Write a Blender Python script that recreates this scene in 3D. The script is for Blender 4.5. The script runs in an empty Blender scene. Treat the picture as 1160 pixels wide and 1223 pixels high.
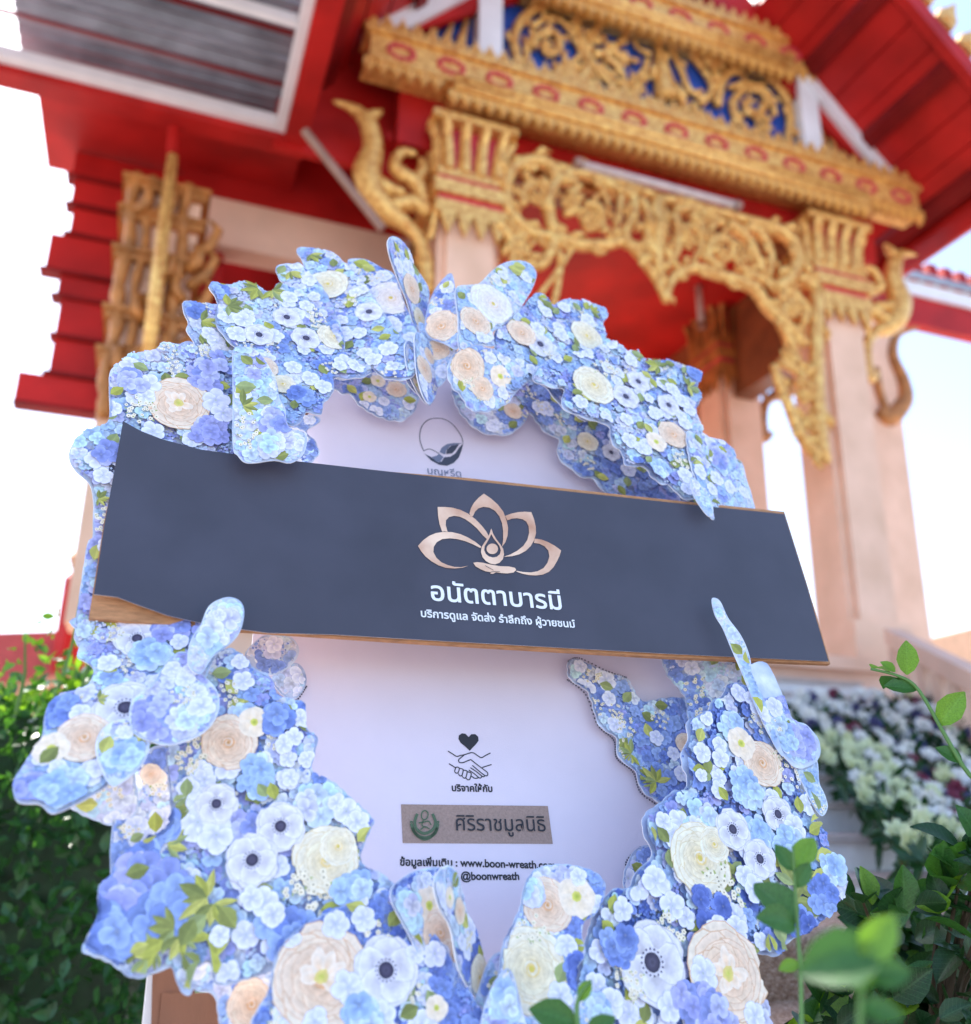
import bpy, math, random
import numpy as np
from mathutils import Vector, Matrix
from mathutils.geometry import delaunay_2d_cdt
random.seed(7); rng = np.random.RandomState(5)
SC = bpy.context.scene; COL = SC.collection

# ------------------------------------------------------------------ camera, sky, sun, exposure
F_PX, CX, CY = 1100.0, 580.0, 611.5
TH = math.atan(349/1100); ROLL = math.radians(0.8)
CAM = np.array([0, 0, .95])
cam = bpy.data.cameras.new('camera'); camo = bpy.data.objects.new('camera', cam); COL.objects.link(camo)
SC.camera = camo
cam.sensor_fit = 'HORIZONTAL'; cam.sensor_width = 36; cam.lens = 36*F_PX/1160
cam.clip_start = .02; cam.clip_end = 3000
camo.matrix_world = Matrix.Translation(CAM) @ Matrix.Rotation(math.pi/2+TH, 4, 'X') @ Matrix.Rotation(ROLL, 4, 'Z')
cam.dof.use_dof = True; cam.dof.focus_distance = 1.22; cam.dof.aperture_fstop = 2.8
SUN_AZ, SUN_EL = -47, 52
w = bpy.data.worlds.new('World'); SC.world = w; w.use_nodes = True
nt = w.node_tree; bg = nt.nodes['Background']
sky = nt.nodes.new('ShaderNodeTexSky'); sky.sky_type = 'NISHITA'; sky.sun_disc = False
sky.sun_elevation = math.radians(SUN_EL); sky.sun_rotation = math.radians(SUN_AZ)
sky.dust_density = 1.6; sky.air_density = 1.0; sky.ozone_density = 1.2
nt.links.new(sky.outputs[0], bg.inputs[0]); bg.inputs[1].default_value = .15
sl = bpy.data.lights.new('sun', 'SUN'); sl.energy = 4.0; sl.angle = math.radians(.5); sl.color = (1, .95, .87)
so = bpy.data.objects.new('sun', sl); COL.objects.link(so)
sa, se = math.radians(SUN_AZ), math.radians(SUN_EL)
SD = Vector((math.sin(sa)*math.cos(se), math.cos(sa)*math.cos(se), math.sin(se)))
so.rotation_euler = SD.to_track_quat('Z', 'Y').to_euler()
SC.view_settings.view_transform = 'Standard'; SC.view_settings.look = 'None'
SC.view_settings.exposure = 1.74; SC.view_settings.gamma = 1; SC.view_settings.use_curve_mapping = False
SC.cycles.max_bounces = 8; SC.cycles.transparent_max_bounces = 8

# ------------------------------------------------------------------ survey helpers (photo measurements -> real planes)
def nrm(v): return v/np.linalg.norm(v)
def ray(px, py):
    x = px-CX; y = -(py-CY); c, s = math.cos(ROLL), math.sin(ROLL)
    x, y = c*x-s*y, s*x+c*y
    return nrm(np.array([x, F_PX*math.cos(TH)-y*math.sin(TH), F_PX*math.sin(TH)+y*math.cos(TH)]))
def onplane(px, py, P, n):
    d = ray(px, py); return CAM+d*(np.dot(P-CAM, n)/np.dot(d, n))
def at_d(px, py, d): return CAM+ray(px, py)*d
def az(a): a = math.radians(a); return np.array([math.sin(a), math.cos(a), 0.])
U = az(70); N = az(-20); Z = np.array([0, 0, 1.])
_r = ray(1005, 370); P0 = CAM+_r/np.linalg.norm(_r[:2])*6.5; P0[2] = 0
def W(u, wd, z): return P0+U*u+N*wd+Z*z
def q(px, py, wd=0):
    X = onplane(px, py, P0+N*wd, N)-P0; return float(X@U), float(X[2])
RP = Matrix(((U[0], N[0], 0), (U[1], N[1], 0), (0, 0, 1))).to_4x4()

# ------------------------------------------------------------------ materials
def mat(name, c, rough=.6, metal=0, var=.12, scale=12, bump=.0, bscale=60, c2=None, spec=.5, stretch=None):
    m = bpy.data.materials.new(name); m.use_nodes = True; t = m.node_tree; b = t.nodes['Principled BSDF']
    tc = t.nodes.new('ShaderNodeTexCoord'); mp = t.nodes.new('ShaderNodeMapping'); t.links.new(tc.outputs['Object'], mp.inputs[0])
    if stretch: mp.inputs['Scale'].default_value = stretch
    n = t.nodes.new('ShaderNodeTexNoise'); n.inputs['Scale'].default_value = scale; n.inputs['Detail'].default_value = 6
    t.links.new(mp.outputs[0], n.inputs['Vector'])
    r = t.nodes.new('ShaderNodeValToRGB'); r.color_ramp.elements[0].position = .3; r.color_ramp.elements[1].position = .7
    a = [max(0, x*(1-var*1.3)) for x in c]; bb = [min(1, x*(1+var)) for x in (c2 or c)]
    r.color_ramp.elements[0].color = (*a, 1); r.color_ramp.elements[1].color = (*bb, 1)
    t.links.new(n.outputs[0], r.inputs[0]); t.links.new(r.outputs[0], b.inputs['Base Color'])
    b.inputs['Roughness'].default_value = rough; b.inputs['Metallic'].default_value = metal
    b.inputs['Specular IOR Level'].default_value = spec
    if bump:
        n2 = t.nodes.new('ShaderNodeTexNoise'); n2.inputs['Scale'].default_value = bscale; n2.inputs['Detail'].default_value = 4
        t.links.new(mp.outputs[0], n2.inputs['Vector'])
        bp = t.nodes.new('ShaderNodeBump'); bp.inputs['Strength'].default_value = bump; bp.inputs['Distance'].default_value = .01
        t.links.new(n2.outputs[0], bp.inputs['Height']); t.links.new(bp.outputs[0], b.inputs['Normal'])
    return m
def leafmat(name, c, c2, tr=.45, rough=.4):
    m = mat(name, c, rough, 0, .25, 25, .15, 80, c2); t = m.node_tree; b = t.nodes['Principled BSDF']; o = t.nodes['Material Output']
    tl = t.nodes.new('ShaderNodeBsdfTranslucent'); mx = t.nodes.new('ShaderNodeMixShader'); mx.inputs[0].default_value = tr
    tl.inputs[0].default_value = (min(1, c2[0]*2.2), min(1, c2[1]*2.0), c2[2]*.7, 1)
    t.links.new(b.outputs[0], mx.inputs[1]); t.links.new(tl.outputs[0], mx.inputs[2]); t.links.new(mx.outputs[0], o.inputs[0])
    return m
def veined(base, name):
    m = base.copy(); m.name = name; t = m.node_tree; b = t.nodes['Principled BSDF']; src = b.inputs['Base Color'].links[0].from_socket
    nn = lambda op, *v: (lambda n: ([setattr(n, 'operation', op)] + [(t.links.new(x, n.inputs[i]) if hasattr(x, 'links') else setattr(n.inputs[i], 'default_value', x)) for i, x in enumerate(v)], n)[1])(t.nodes.new('ShaderNodeMath'))
    tc = t.nodes.new('ShaderNodeTexCoord'); sx = t.nodes.new('ShaderNodeSeparateXYZ'); t.links.new(tc.outputs['Object'], sx.inputs[0])
    ay = nn('ABSOLUTE', sx.outputs['Y']).outputs[0]
    fr = nn('FRACT', nn('MULTIPLY', nn('SUBTRACT', sx.outputs['X'], nn('MULTIPLY', ay, .9).outputs[0]).outputs[0], 8.0).outputs[0]).outputs[0]
    v = nn('MAXIMUM', nn('LESS_THAN', fr, .13).outputs[0], nn('LESS_THAN', ay, .018).outputs[0]).outputs[0]
    mx = t.nodes.new('ShaderNodeMix'); mx.data_type = 'RGBA'; mx.blend_type = 'ADD'; t.links.new(nn('MULTIPLY', v, .5).outputs[0], mx.inputs['Factor'])
    t.links.new(src, mx.inputs['A']); mx.inputs['B'].default_value = (.05, .09, .04, 1); t.links.new(mx.outputs['Result'], b.inputs['Base Color'])
    return m
def printmat(name, rough=.5):
    m = bpy.data.materials.new(name); m.use_nodes = True; t = m.node_tree; b = t.nodes['Principled BSDF']
    a = t.nodes.new('ShaderNodeAttribute'); a.attribute_name = 'Col'
    tc = t.nodes.new('ShaderNodeTexCoord'); n = t.nodes.new('ShaderNodeTexNoise'); n.inputs['Scale'].default_value = 160; n.inputs['Detail'].default_value = 5
    t.links.new(tc.outputs['Object'], n.inputs['Vector'])
    mr = t.nodes.new('ShaderNodeMapRange'); mr.inputs[1].default_value = .3; mr.inputs[2].default_value = .7; mr.inputs[3].default_value = .84; mr.inputs[4].default_value = 1.08
    t.links.new(n.outputs[0], mr.inputs[0])
    mx = t.nodes.new('ShaderNodeVectorMath'); mx.operation = 'SCALE'
    t.links.new(a.outputs['Color'], mx.inputs[0]); t.links.new(mr.outputs[0], mx.inputs['Scale'])
    t.links.new(mx.outputs[0], b.inputs['Base Color']); b.inputs['Roughness'].default_value = rough; b.inputs['Specular IOR Level'].default_value = .3
    return m
M = dict(
    gold=mat('gold_paint', (.68, .25, .05), .34, .35, .12, 26, .5, 60, (.98, .58, .18), .5),  # noise runs from shadow red-brown to highlight yellow, shading put into colour
    gold_dark=mat('dark_gold', (.46, .18, .045), .5, .2, .3, 9, .3, 50),  # darker gold tone for rear and side-hall carving
    red=mat('red_paint', (.40, .010, .009), .5, 0, .2, 2.2, .2, 25, (.46, .013, .011), .25),
    redline=mat('crimson_inlay', (.62, .05, .07), .5),
    dred=mat('dark_red_paint', (.2, .008, .008), .5, 0, .2, 3, spec=.15),
    blue=mat('blue_glass_mosaic', (.015, .07, .36), .3, 0, .3, 40, .3, 120),
    white=mat('white_paint', (.78, .76, .78), .5, 0, .06, 6, .1, 30),
    pink=mat('pink_beige_plaster', (.80, .49, .33), .7, 0, .06, 3.5, .2, 40, (.85, .54, .39)),
    brown=mat('brown_varnish', (.24, .075, .025), .5, 0, .25, 5),
    beige=mat('beige_plaster', (.74, .48, .36), .8, 0, .08, 3, .15, 40),
    grey=mat('grey_roof_sheet', (.30, .32, .38), .45, 0, .3, 4, .1, 20),
    tube=mat('tube_plastic', (.55, .42, .38), .4),
    steel=mat('grey_metal', (.30, .17, .13), .4, .3),
    stair=mat('grey_stair_stone', (.74, .72, .74), .5, 0, .12, 8, .1, 60),
    nosing=mat('stair_nosing_tile', (.50, .40, .36), .6),
    ground=mat('paved_ground', (.30, .27, .25), .85, 0, .2, 2, .3, 30),
    white_cloth=mat('pale_paving', (.72, .70, .70), .8),
    wood=mat('easel_wood', (.22, .085, .04), .5, 0, .3, 10, .2, 60, stretch=(1, 1, .1)),
    board=mat('matt_white_card', (.72, .65, .77), .45, 0, .03, 8, .05, 500),
    cardedge=mat('card_rim', (.80, .80, .86), .6, 0, .05, 30),
    kraft=mat('kraft_cardboard', (.50, .24, .11), .8, 0, .2, 60, .3, 300, stretch=(1, 1, 5)),
    navy=mat('dark_slate_sheet', (.056, .054, .078), .5, 0, .13, 9, .06, 700),
    rose=mat('rose_gold_print', (.72, .34, .20), .38, .15, .2, 16, 0, 60, (.92, .60, .44)),
    ink=mat('black_ink', (.02, .02, .03), .6, 0, .05), inkgrey=mat('slate_ink', (.05, .06, .1), .6, 0, .05),
    inklight=mat('blue_grey_ink', (.16, .19, .30), .6, 0, .05), inkwhite=mat('white_ink', (.85, .86, .9), .5, 0, .03),
    inkgreen=mat('green_ink', (.08, .14, .08), .7), plaque=mat('recycled_paper', (.34, .245, .215), .8, 0, .12, 400, .05, 300),
    prt=printmat('printed_card'),
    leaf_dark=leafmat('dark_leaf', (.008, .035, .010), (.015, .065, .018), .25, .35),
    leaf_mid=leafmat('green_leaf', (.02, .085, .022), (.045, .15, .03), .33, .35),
    leaf_bright=leafmat('young_and_sunlit_leaf', (.07, .20, .02), (.15, .31, .03), .38, .4),  # young stems, and hedge tops coloured as if sunlit
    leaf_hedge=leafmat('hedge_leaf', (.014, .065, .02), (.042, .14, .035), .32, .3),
    stem=mat('green_stem', (.10, .22, .05), .5),
    twig=mat('brown_twig', (.06, .04, .02), .8),
    f_white=leafmat('white_petal', (.72, .70, .74), (.78, .76, .78), .2, .6), f_cream=leafmat('cream_petal', (.55, .60, .36), (.66, .70, .50), .2, .6),
    f_maroon=leafmat('maroon_petal', (.13, .012, .04), (.2, .02, .06), .1, .6), f_navy=leafmat('violet_petal', (.03, .03, .11), (.06, .05, .17), .1, .6),
    peachwall=mat('peach_plaster', (.72, .42, .26), .8), pinkroof=mat('red_roof', (.42, .09, .10), .7),
)
def pebble_mat():
    m = bpy.data.materials.new('pebble_wash'); m.use_nodes = True; t = m.node_tree; b = t.nodes['Principled BSDF']
    tc = t.nodes.new('ShaderNodeTexCoord'); v = t.nodes.new('ShaderNodeTexVoronoi'); v.inputs['Scale'].default_value = 190
    t.links.new(tc.outputs['Object'], v.inputs['Vector'])
    r = t.nodes.new('ShaderNodeValToRGB'); t.links.new(v.outputs['Color'], r.inputs[0])
    e = r.color_ramp.elements; e[0].color = (.20, .10, .06, 1); e[1].color = (.62, .46, .36, 1)
    e = r.color_ramp.elements.new(.5); e.color = (.42, .26, .17, 1)
    t.links.new(r.outputs[0], b.inputs['Base Color']); b.inputs['Roughness'].default_value = .6
    bp = t.nodes.new('ShaderNodeBump'); bp.inputs['Strength'].default_value = .8; bp.inputs['Distance'].default_value = .003; bp.invert = True
    t.links.new(v.outputs['Distance'], bp.inputs['Height']); t.links.new(bp.outputs[0], b.inputs['Normal'])
    return m
M['pebble'] = pebble_mat()

# ------------------------------------------------------------------ mesh helpers
WL = {}                                                                 # world base of each parent
class MB:
    def __init__(s): s.v = []; s.f = []; s.c = []; s.m = []
    def add(s, vs, fs, cols=None, mi=0):
        o = len(s.v); s.v += [tuple(map(float, p)) for p in vs]; s.f += [[i+o for i in f] for f in fs]; s.m += [mi]*len(fs)
        s.c += list(cols) if cols is not None else [(1, 1, 1)]*len(vs)
    def box(s, u0, u1, w0, w1, z0, z1, fr=W, mi=0):
        p = [fr(a, b, c) for c in (z0, z1) for b in (w0, w1) for a in (u0, u1)]
        s.add(p, [(0, 1, 3, 2), (4, 6, 7, 5), (0, 4, 5, 1), (2, 3, 7, 6), (0, 2, 6, 4), (1, 5, 7, 3)], mi=mi)
    def prism(s, pts, d, mi=0):                                         # closed outline (3D, planar) pushed along vector d
        n = len(pts); a = [np.array(p) for p in pts]; b = [p+d for p in a]
        s.add(a+b, [list(range(n)), list(range(2*n-1, n-1, -1))]+[(i, (i+1) % n+0, (i+1) % n+n, i+n) for i in range(n)], mi=mi)
    def tube(s, pts, rad, k=6, flat=1.0, mi=0):
        pts = [np.array(p, float) for p in pts]; n = len(pts)
        if not hasattr(rad, '__len__'): rad = [rad]*n
        vs = []; up = None
        for i, p in enumerate(pts):
            t = nrm(pts[min(i+1, n-1)]-pts[max(i-1, 0)]+1e-9)
            if up is None:
                up = np.array([0, 0, 1.]) if abs(t[2]) < .9 else np.array([1., 0, 0])
            a = nrm(np.cross(t, up)); b = np.cross(a, t); up = b
            for j in range(k):
                g = 2*math.pi*j/k; vs.append(p+(a*math.cos(g)+b*math.sin(g)*flat)*rad[i])
        fs = [(i*k+j, i*k+(j+1) % k, (i+1)*k+(j+1) % k, (i+1)*k+j) for i in range(n-1) for j in range(k)]
        fs += [list(range(k-1, -1, -1)), [(n-1)*k+j for j in range(k)]]
        s.add(vs, fs, mi=mi)
    def build(s, name, m, parent=None, smooth=False, vcol=False):
        base = WL.get(parent.name, np.zeros(3)) if parent else np.zeros(3)
        me = bpy.data.meshes.new(name); me.from_pydata([tuple(np.array(p)-base) for p in s.v], [], s.f)
        for x in (m if isinstance(m, (list, tuple)) else [m]): me.materials.append(x)
        me.polygons.foreach_set('material_index', s.m)
        if smooth: me.polygons.foreach_set('use_smooth', [True]*len(me.polygons))
        if vcol:
            at = me.color_attributes.new('Col', 'FLOAT_COLOR', 'POINT')
            at.data.foreach_set('color', np.c_[np.array(s.c, float), np.ones(len(s.c))].ravel())
        me.update(); return link(name, me, parent)
def link(name, me, parent=None, mw=None):
    o = bpy.data.objects.new(name, me); COL.objects.link(o)
    base = WL.get(parent.name, np.zeros(3)) if parent else np.zeros(3)
    if parent: o.parent = parent
    if mw is not None: o.matrix_local = Matrix.Translation(-Vector(base)) @ mw
    if mw is None: WL[o.name] = base
    return o
def tag(o, label=None, cat=None, group=None, kind=None):
    if label: o['label'] = label
    if cat: o['category'] = cat
    if group: o['group'] = group
    if kind: o['kind'] = kind
    return o
def thing(name, loc, label, cat, group=None):
    o = bpy.data.objects.new(name, None); COL.objects.link(o); o.location = loc; o.empty_display_size = .05
    WL[o.name] = np.array(loc, float); return tag(o, label, cat, group)
def boxpart(name, m, parent, *b):
    x = MB(); x.box(*b); return x.build(name, m, parent)
def catmull(P, per=4, closed=True):
    P = np.array(P, float); n = len(P); out = []
    rngi = range(n) if closed else range(n-1)
    for i in rngi:
        if closed: p0, p1, p2, p3 = P[(i-1) % n], P[i], P[(i+1) % n], P[(i+2) % n]
        else: p0, p1, p2, p3 = P[max(i-1, 0)], P[i], P[i+1], P[min(i+2, n-1)]
        for k in range(per):
            t = k/per; out.append(.5*((2*p1)+(-p0+p2)*t+(2*p0-5*p1+4*p2-p3)*t*t+(-p0+3*p1-3*p2+p3)*t**3))
    if not closed: out.append(P[-1])
    return np.array(out)

# ------------------------------------------------------------------ ground and steps
g = MB(); g.add([(-900, -900, 0), (900, -900, 0), (900, 900, 0), (-900, 900, 0)], [(0, 1, 2, 3)]); tag(g.build('ground', M['ground']), kind='structure')
g = MB(); g.box(-4.05, 9, -2.7, 6, .004, .70); tag(g.build('terrace', M['white_cloth']), kind='structure')
# pebble-washed steps with rounded noses, going down towards the camera
ps = MB()
for k in range(4):
    w1 = -2.7-.30*k; zt = .705-.13*k; d = .30
    prof = [(0, 0), (0, zt-.0)] + [(-d+.03-.03*math.sin(a)*1, zt-.03+.03*math.cos(a)) for a in np.linspace(0, math.pi/2, 5)] + [(-d, 0)]
    ps.prism([W(-4.0, w1-.0008*k+a, b+.002*(4-k)) for a, b in prof], U*10)
tag(ps.build('pebble_steps', M['pebble']), kind='structure')

# ------------------------------------------------------------------ staircase of stone slabs
st = thing('stone_staircase', W(-2, -2.4, .7), 'pale grey stone staircase climbing to the shrine porch, half covered by flowers on its right', 'staircase')
zz = [.76, .87, .975, 1.08, 1.20, 1.315, 1.43, 1.55, 1.665, 1.775]; ww = [-2.42, -2.15, -1.88, -1.60, -1.33, -1.06, -.8, -.55, -.32, -.1]
for k in range(10):
    o = boxpart('step', M['stair'], st, -3.3, -.5, ww[k], ww[k]+.6, zz[k]-.12 if k else .703, zz[k]-.022)
    n_ = MB(); n_.box(-3.32, -.48, ww[k]-.018, ww[k]+.3, zz[k]-.0215, zz[k]); n_.build('nosing', M['nosing'], o)

# ------------------------------------------------------------------ shrine porch
UC = -1.43
por = thing('shrine_porch', W(UC, .2, 1.78), 'ornate red and gold temple porch with blue pediment and pink columns behind the wreath', 'temple')
boxpart('plinth', M['beige'], por, -4.6, .75, -.14, 6.0, .702, 1.76)
boxpart('plinth_moulding', M['pink'], por, -4.65, .80, -.2, 6.05, 1.76, 1.84)
boxpart('ceiling', M['red'], por, -3.4, .55, .201, 3.6, 5.08, 5.14)
def merlon_mesh(name, h=.10, wd=.075, t=.04, mt='gold', down=False):
    s = -1 if down else 1
    o = [(-wd/2, 0), (wd/2, 0), (wd*.5, h*.35), (wd*.22, h*.6), (0, h), (-wd*.22, h*.6), (-wd*.5, h*.35)]
    x = MB(); x.prism([np.array([a, 0, b*s]) for a, b in o], np.array([0, t, 0]))
    c = [(-wd*.2, h*.15), (wd*.2, h*.15), (wd*.12, h*.5), (0, h*.75), (-wd*.12, h*.5)]
    x.prism([np.array([a, -.012, b*s]) for a, b in c], np.array([0, .012, 0]))
    me = bpy.data.meshes.new(name); me.from_pydata(x.v, [], x.f); me.materials.append(M[mt]); return me
MER = merlon_mesh('merlon', .13, .09); DRIP = merlon_mesh('drip', .10, .075, down=True)
def place(me, name, parent, u, wd, z, rot=None, sc=1):
    mw = Matrix.Translation(Vector(W(u, wd, z))) @ RP
    if rot is not None: mw = mw @ rot
    return link(name, me, parent, mw @ Matrix.Scale(sc, 4))
ring = MB()
for k in range(12):
    a = 2*math.pi*k/12
    ring.tube([(math.cos(a+d)*.085, -.0, math.sin(a+d)*.05) for d in (-.2, .2)], .017, 5)
RING = bpy.data.meshes.new('ring'); RING.from_pydata(ring.v, [], ring.f); RING.materials.append(M['redline'])
def cornice(u0, u1, ui0, ui1, zb, name, wf):
    c = MB(); c.box(u0, u1, wf, .098, zb+.16, zb+.36); c.box(u0-.03, u1+.03, wf-.03, .098, zb+.362, zb+.40); c.box(u0-.02, u1+.02, wf-.02, .098, zb+.145, zb+.158)
    o = c.build('cornice_band', M['gold'], por)
    c = MB(); c.box(ui0, ui1, wf-.06, .097, zb+.03, zb+.143)
    r = MB(); 
    for k in range(2): c.tube([W(ui0-.01, wf-.07, zb+.06+k*.055), W(ui1+.01, wf-.07, zb+.06+k*.055)], .03, 8)
    c.build('cornice_moulding', M['gold'], por, True)
    n = int((u1-u0)/.098)
    for k in range(n+1): place(MER, 'crest_leaf', por, u0+(u1-u0)*k/n, wf-.01, zb+.40)
    n = int((ui1-ui0)/.083)
    for k in range(n+1): place(DRIP, 'drip_leaf', por, ui0+(ui1-ui0)*k/n, wf-.06, zb+.03)
    for a, b in ((u0, ui0-.1), (ui1+.1, u1)):
        n = max(2, int(abs(b-a)/.083))
        for k in range(n+1): place(DRIP, 'drip_leaf', por, a+(b-a)*k/n, wf-.005, zb+.15)
    n = int((u1-u0)/.335)
    for k in range(n): place(RING, 'red_rosette', o, u0+.2+k*.335, wf-.005, zb+.26)
cornice(-3.60, .80, -3.05, .20, 5.245, 'lower', -.1)
cornice(-2.80, -.06, -2.55, -.32, 6.37, 'upper', -.05)
# pediment
p = MB(); p.box(-2.72, -.16, .1, .16, 5.6, 6.5); p.build('pediment_field', M['blue'], por)
for sg in (-1, 1):
    f = lambda du: UC+sg*du
    p = MB(); p.prism([W(f(1.36), .12, 5.62), W(f(2.02), .12, 5.62), W(f(1.36), .12, 6.32)], N*.05); p.build('side_field', M['blue'], por)
    p = MB(); p.box(*sorted((f(1.25), f(1.42))), -.02, .12, 5.66, 6.48); p.build('white_post', M['white'], por)
    p = MB(); p.prism([W(f(2.18), -.04, 5.72), W(f(1.98), -.04, 5.72), W(f(1.22), -.04, 6.52), W(f(1.22), -.04, 6.72)], N*.14); p.build('raking_trim', M['white'], por)
    p = MB(); p.prism([W(f(2.16), .0, 5.6), W(f(2.16), .0, 5.75), W(f(1.3), .0, 6.68), W(f(.0), .0, 8.0), W(f(-.1), .0, 7.6), W(f(1.1), .02, 6.4)], N*.05)
    p.build('gable_edge', M['red'], por)
    # roof slope underside: boards running front to back, rafters below
    L = lambda t: (f(.9+1.5*t), 7.0-1.5*1.02*t-.0)
    for k in range(9):
        t0, t1 = k/9, (k+1)/9-.008; a, b = L(t0), L(t1)
        x = MB(); x.prism([W(a[0], -.85, a[1]), W(b[0], -.85, b[1]), W(b[0], -.85, b[1]+.04), W(a[0], -.85, a[1]+.04)], N*7); x.build('soffit_board', M['red'], por)
    for t in (.28, .62, .97):
        a, b = L(t-.02), L(t+.03)
        x = MB(); x.prism([W(a[0], -.87, a[1]-.07), W(b[0], -.87, b[1]-.07), W(b[0], -.87, b[1]-.002), W(a[0], -.87, a[1]-.002)], N*7); x.build('rafter', M['dred'], por)
    a, b = L(0), L(1.05)
    x = MB(); x.prism([W(a[0], -.95, a[1]-.04), W(b[0], -.95, b[1]-.04), W(b[0], -.95, b[1]+.14), W(a[0], -.95, a[1]+.14)], N*.08); x.build('barge_board', M['red'], por)
    x = MB(); x.prism([W(b[0]-.0*sg, -.95, b[1]-.2), W(b[0]+.04*sg, -.95, b[1]-.2), W(b[0]+.04*sg, -.95, b[1]+.12), W(b[0], -.95, b[1]+.12)], N*7); x.build('eave_board', M['red'], por)
    x = MB(); x.prism([W(a[0], -.9, a[1]+.08), W(b[0]+.1*sg, -.9, b[1]+.0), W(b[0]+.1*sg, -.9, b[1]+.1), W(a[0], -.9, a[1]+.2)], N*7); x.build('roof_covering', M['grey'], por)
    FL = merlon_mesh('barge_leaf', .26, .16, .05)
    for k in range(9):
        c = L(.1+.11*k); place(FL, 'barge_leaf', por, c[0]+sg*.06, -.96, c[1]+.13, Matrix.Rotation(sg*math.radians(30), 4, 'Y'), 1)
for a, b in ((1.67, 2.48), (2.92, 3.49)):
    for k in range(4): boxpart('timber_panel', M['brown'], por, -.02+.015*(k % 2), .06, a+(b-a)*k/4+.006, a+(b-a)*(k+1)/4-.006, 1.842, 4.248)
boxpart('inner_beam', M['red'], por, -3.35, .5, .10, .20, 5.0, 5.60)
x = MB(); x.prism([W(-3.5, .17, 5.60), W(.64, .17, 5.60), W(.0, .17, 6.45), W(UC, .17, 7.9), W(-2.86, .17, 6.45)], N*.05); x.build('gable_wall', M['red'], por)
boxpart('rear_wall', M['red'], por, -3.0, .3, 3.5, 3.6, 3.6, 5.079)
boxpart('porch_lintel', M['brown'], por, -2.66, -.2, .16, .34, 4.98, 5.079)
for uu in (-2.87, .02):
    for a, b in ((.42, 1.24), (1.66, 2.49)):
        boxpart('side_lintel', M['brown'], por, uu-.09, uu+.09, a, b, 4.25, 5.079)
# columns
def column(uc, wc, gold='gold', shaft='pink'):
    h = .205; x = MB()
    o = [(-h, -h+.05), (-h+.05, -h+.05), (-h+.05, -h), (h-.05, -h), (h-.05, -h+.05), (h, -h+.05), (h, h-.05), (h-.05, h-.05), (h-.05, h), (-h+.05, h), (-h+.05, h-.05), (-h, h-.05)]
    x.prism([W(uc+a, wc+b, 1.84) for a, b in o], Z*2.66); sh = x.build('column', M[shaft], por)
    x = MB(); x.box(uc-.27, uc+.27, wc-.27, wc+.27, 1.841, 2.0); x.box(uc-.24, uc+.24, wc-.24, wc+.24, 2.0, 2.12); x.build('column_base', M['pink'], sh)
    x = MB()
    for z0, z1, e in ((4.46, 4.55, .245), (4.60, 4.69, .26), (4.735, 4.79, .24), (5.13, 5.18, .29)): x.box(uc-e, uc+e, wc-e, wc+e, z0, z1)
    cp = x.build('capital', M[gold], sh)
    x = MB(); x.box(uc-.225, uc+.225, wc-.225, wc+.225, 4.551, 4.599); x.box(uc-.23, uc+.23, wc-.23, wc+.23, 4.691, 4.734); x.box(uc-.2, uc+.2, wc-.2, wc+.2, 4.791, 5.129); x.build('capital_core', M['redline'], sh)
    x = MB()
    for fi, (ax, ay) in enumerate(((0, -1), (-1, 0), (1, 0), (0, 1))):
        for k in range(4):
            t = -.165+.11*k
            pt = lambda d, off, z: W(uc+ax*d+(off if ax == 0 else 0), wc+ay*d+(off if ay == 0 else 0), z)
            x.tube([pt(.215, t, 4.79), pt(.225, t*1.03, 4.9), pt(.235, t*1.1, 5.02), pt(.27, t*1.2, 5.1), pt(.30, t*1.25, 5.13)], [.048, .042, .036, .034, .015], 6)
            x.prism([pt(.222, t-.055, 4.47), pt(.222, t+.055, 4.47), pt(.225, t+.03, 4.38), pt(.235, t, 4.30), pt(.225, t-.03, 4.38)], np.array(W(ax*.03, ay*.03, 0))-P0)
    tag(x.build('capital_petals', M[gold], sh), kind='stuff')
for a in ((.02, .21), (-2.87, .21)): column(*a)
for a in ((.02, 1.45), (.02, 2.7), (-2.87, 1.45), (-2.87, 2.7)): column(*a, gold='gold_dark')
# the filigree: scrolls measured from the photograph on the facade plane
def crop2(x, y): return q(590+.3362*x, 170+.3362*y, -.02)
def crop3(x, y): return q(560+.3621*x, .3621*y, .06)
def scroll(mb, cr, pts, r0, r1=None, wd=-.02, sc=.3362):
    P = catmull([cr(*p_) for p_ in pts], 4, False); n = len(P); r1 = r0 if r1 is None else r1
    k = sc*6.3/1100
    R_ = [(r0+(r1-r0)*i/(n-1))*k*(1.15 if wd < 0 else .85) for i in range(n)]
    mb.tube([W(a, wd, b) for a, b in P], R_, 6)
    for i in range(3, n-1, 3):                                          # flame leaves growing off the stem
        t = P[min(i+1, n-1)]-P[i-1]; t = t/(np.linalg.norm(t)+1e-9); v = np.array([-t[1], t[0]])*(1 if (i//3) % 2 else -1); r_ = R_[i]; a = P[i]+v*r_*.5
        b = a+v*r_*1.1+t*r_*1.1; c = b+t*r_*1.3-v*r_*.2
        mb.tube([W(a[0], wd-.012, a[1]), W(b[0], wd-.025, b[1]), W(c[0], wd-.02, c[1])], [r_*.62, r_*.55, r_*.12], 5)
def spiral(mb, cr, cx, cy, r, turns=1.3, a0=0, dr=1, th=14, wd=-.02, sc=.3362):
    pts = []
    for i in range(int(turns*9)+1):
        t = i/(turns*9); a = a0+dr*t*turns*2*math.pi; rr = r*(1-.82*t); pts.append((cx+rr*math.cos(a), cy+rr*math.sin(a)))
    scroll(mb, cr, pts, th, th*.55, wd, sc)
fz = []
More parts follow.
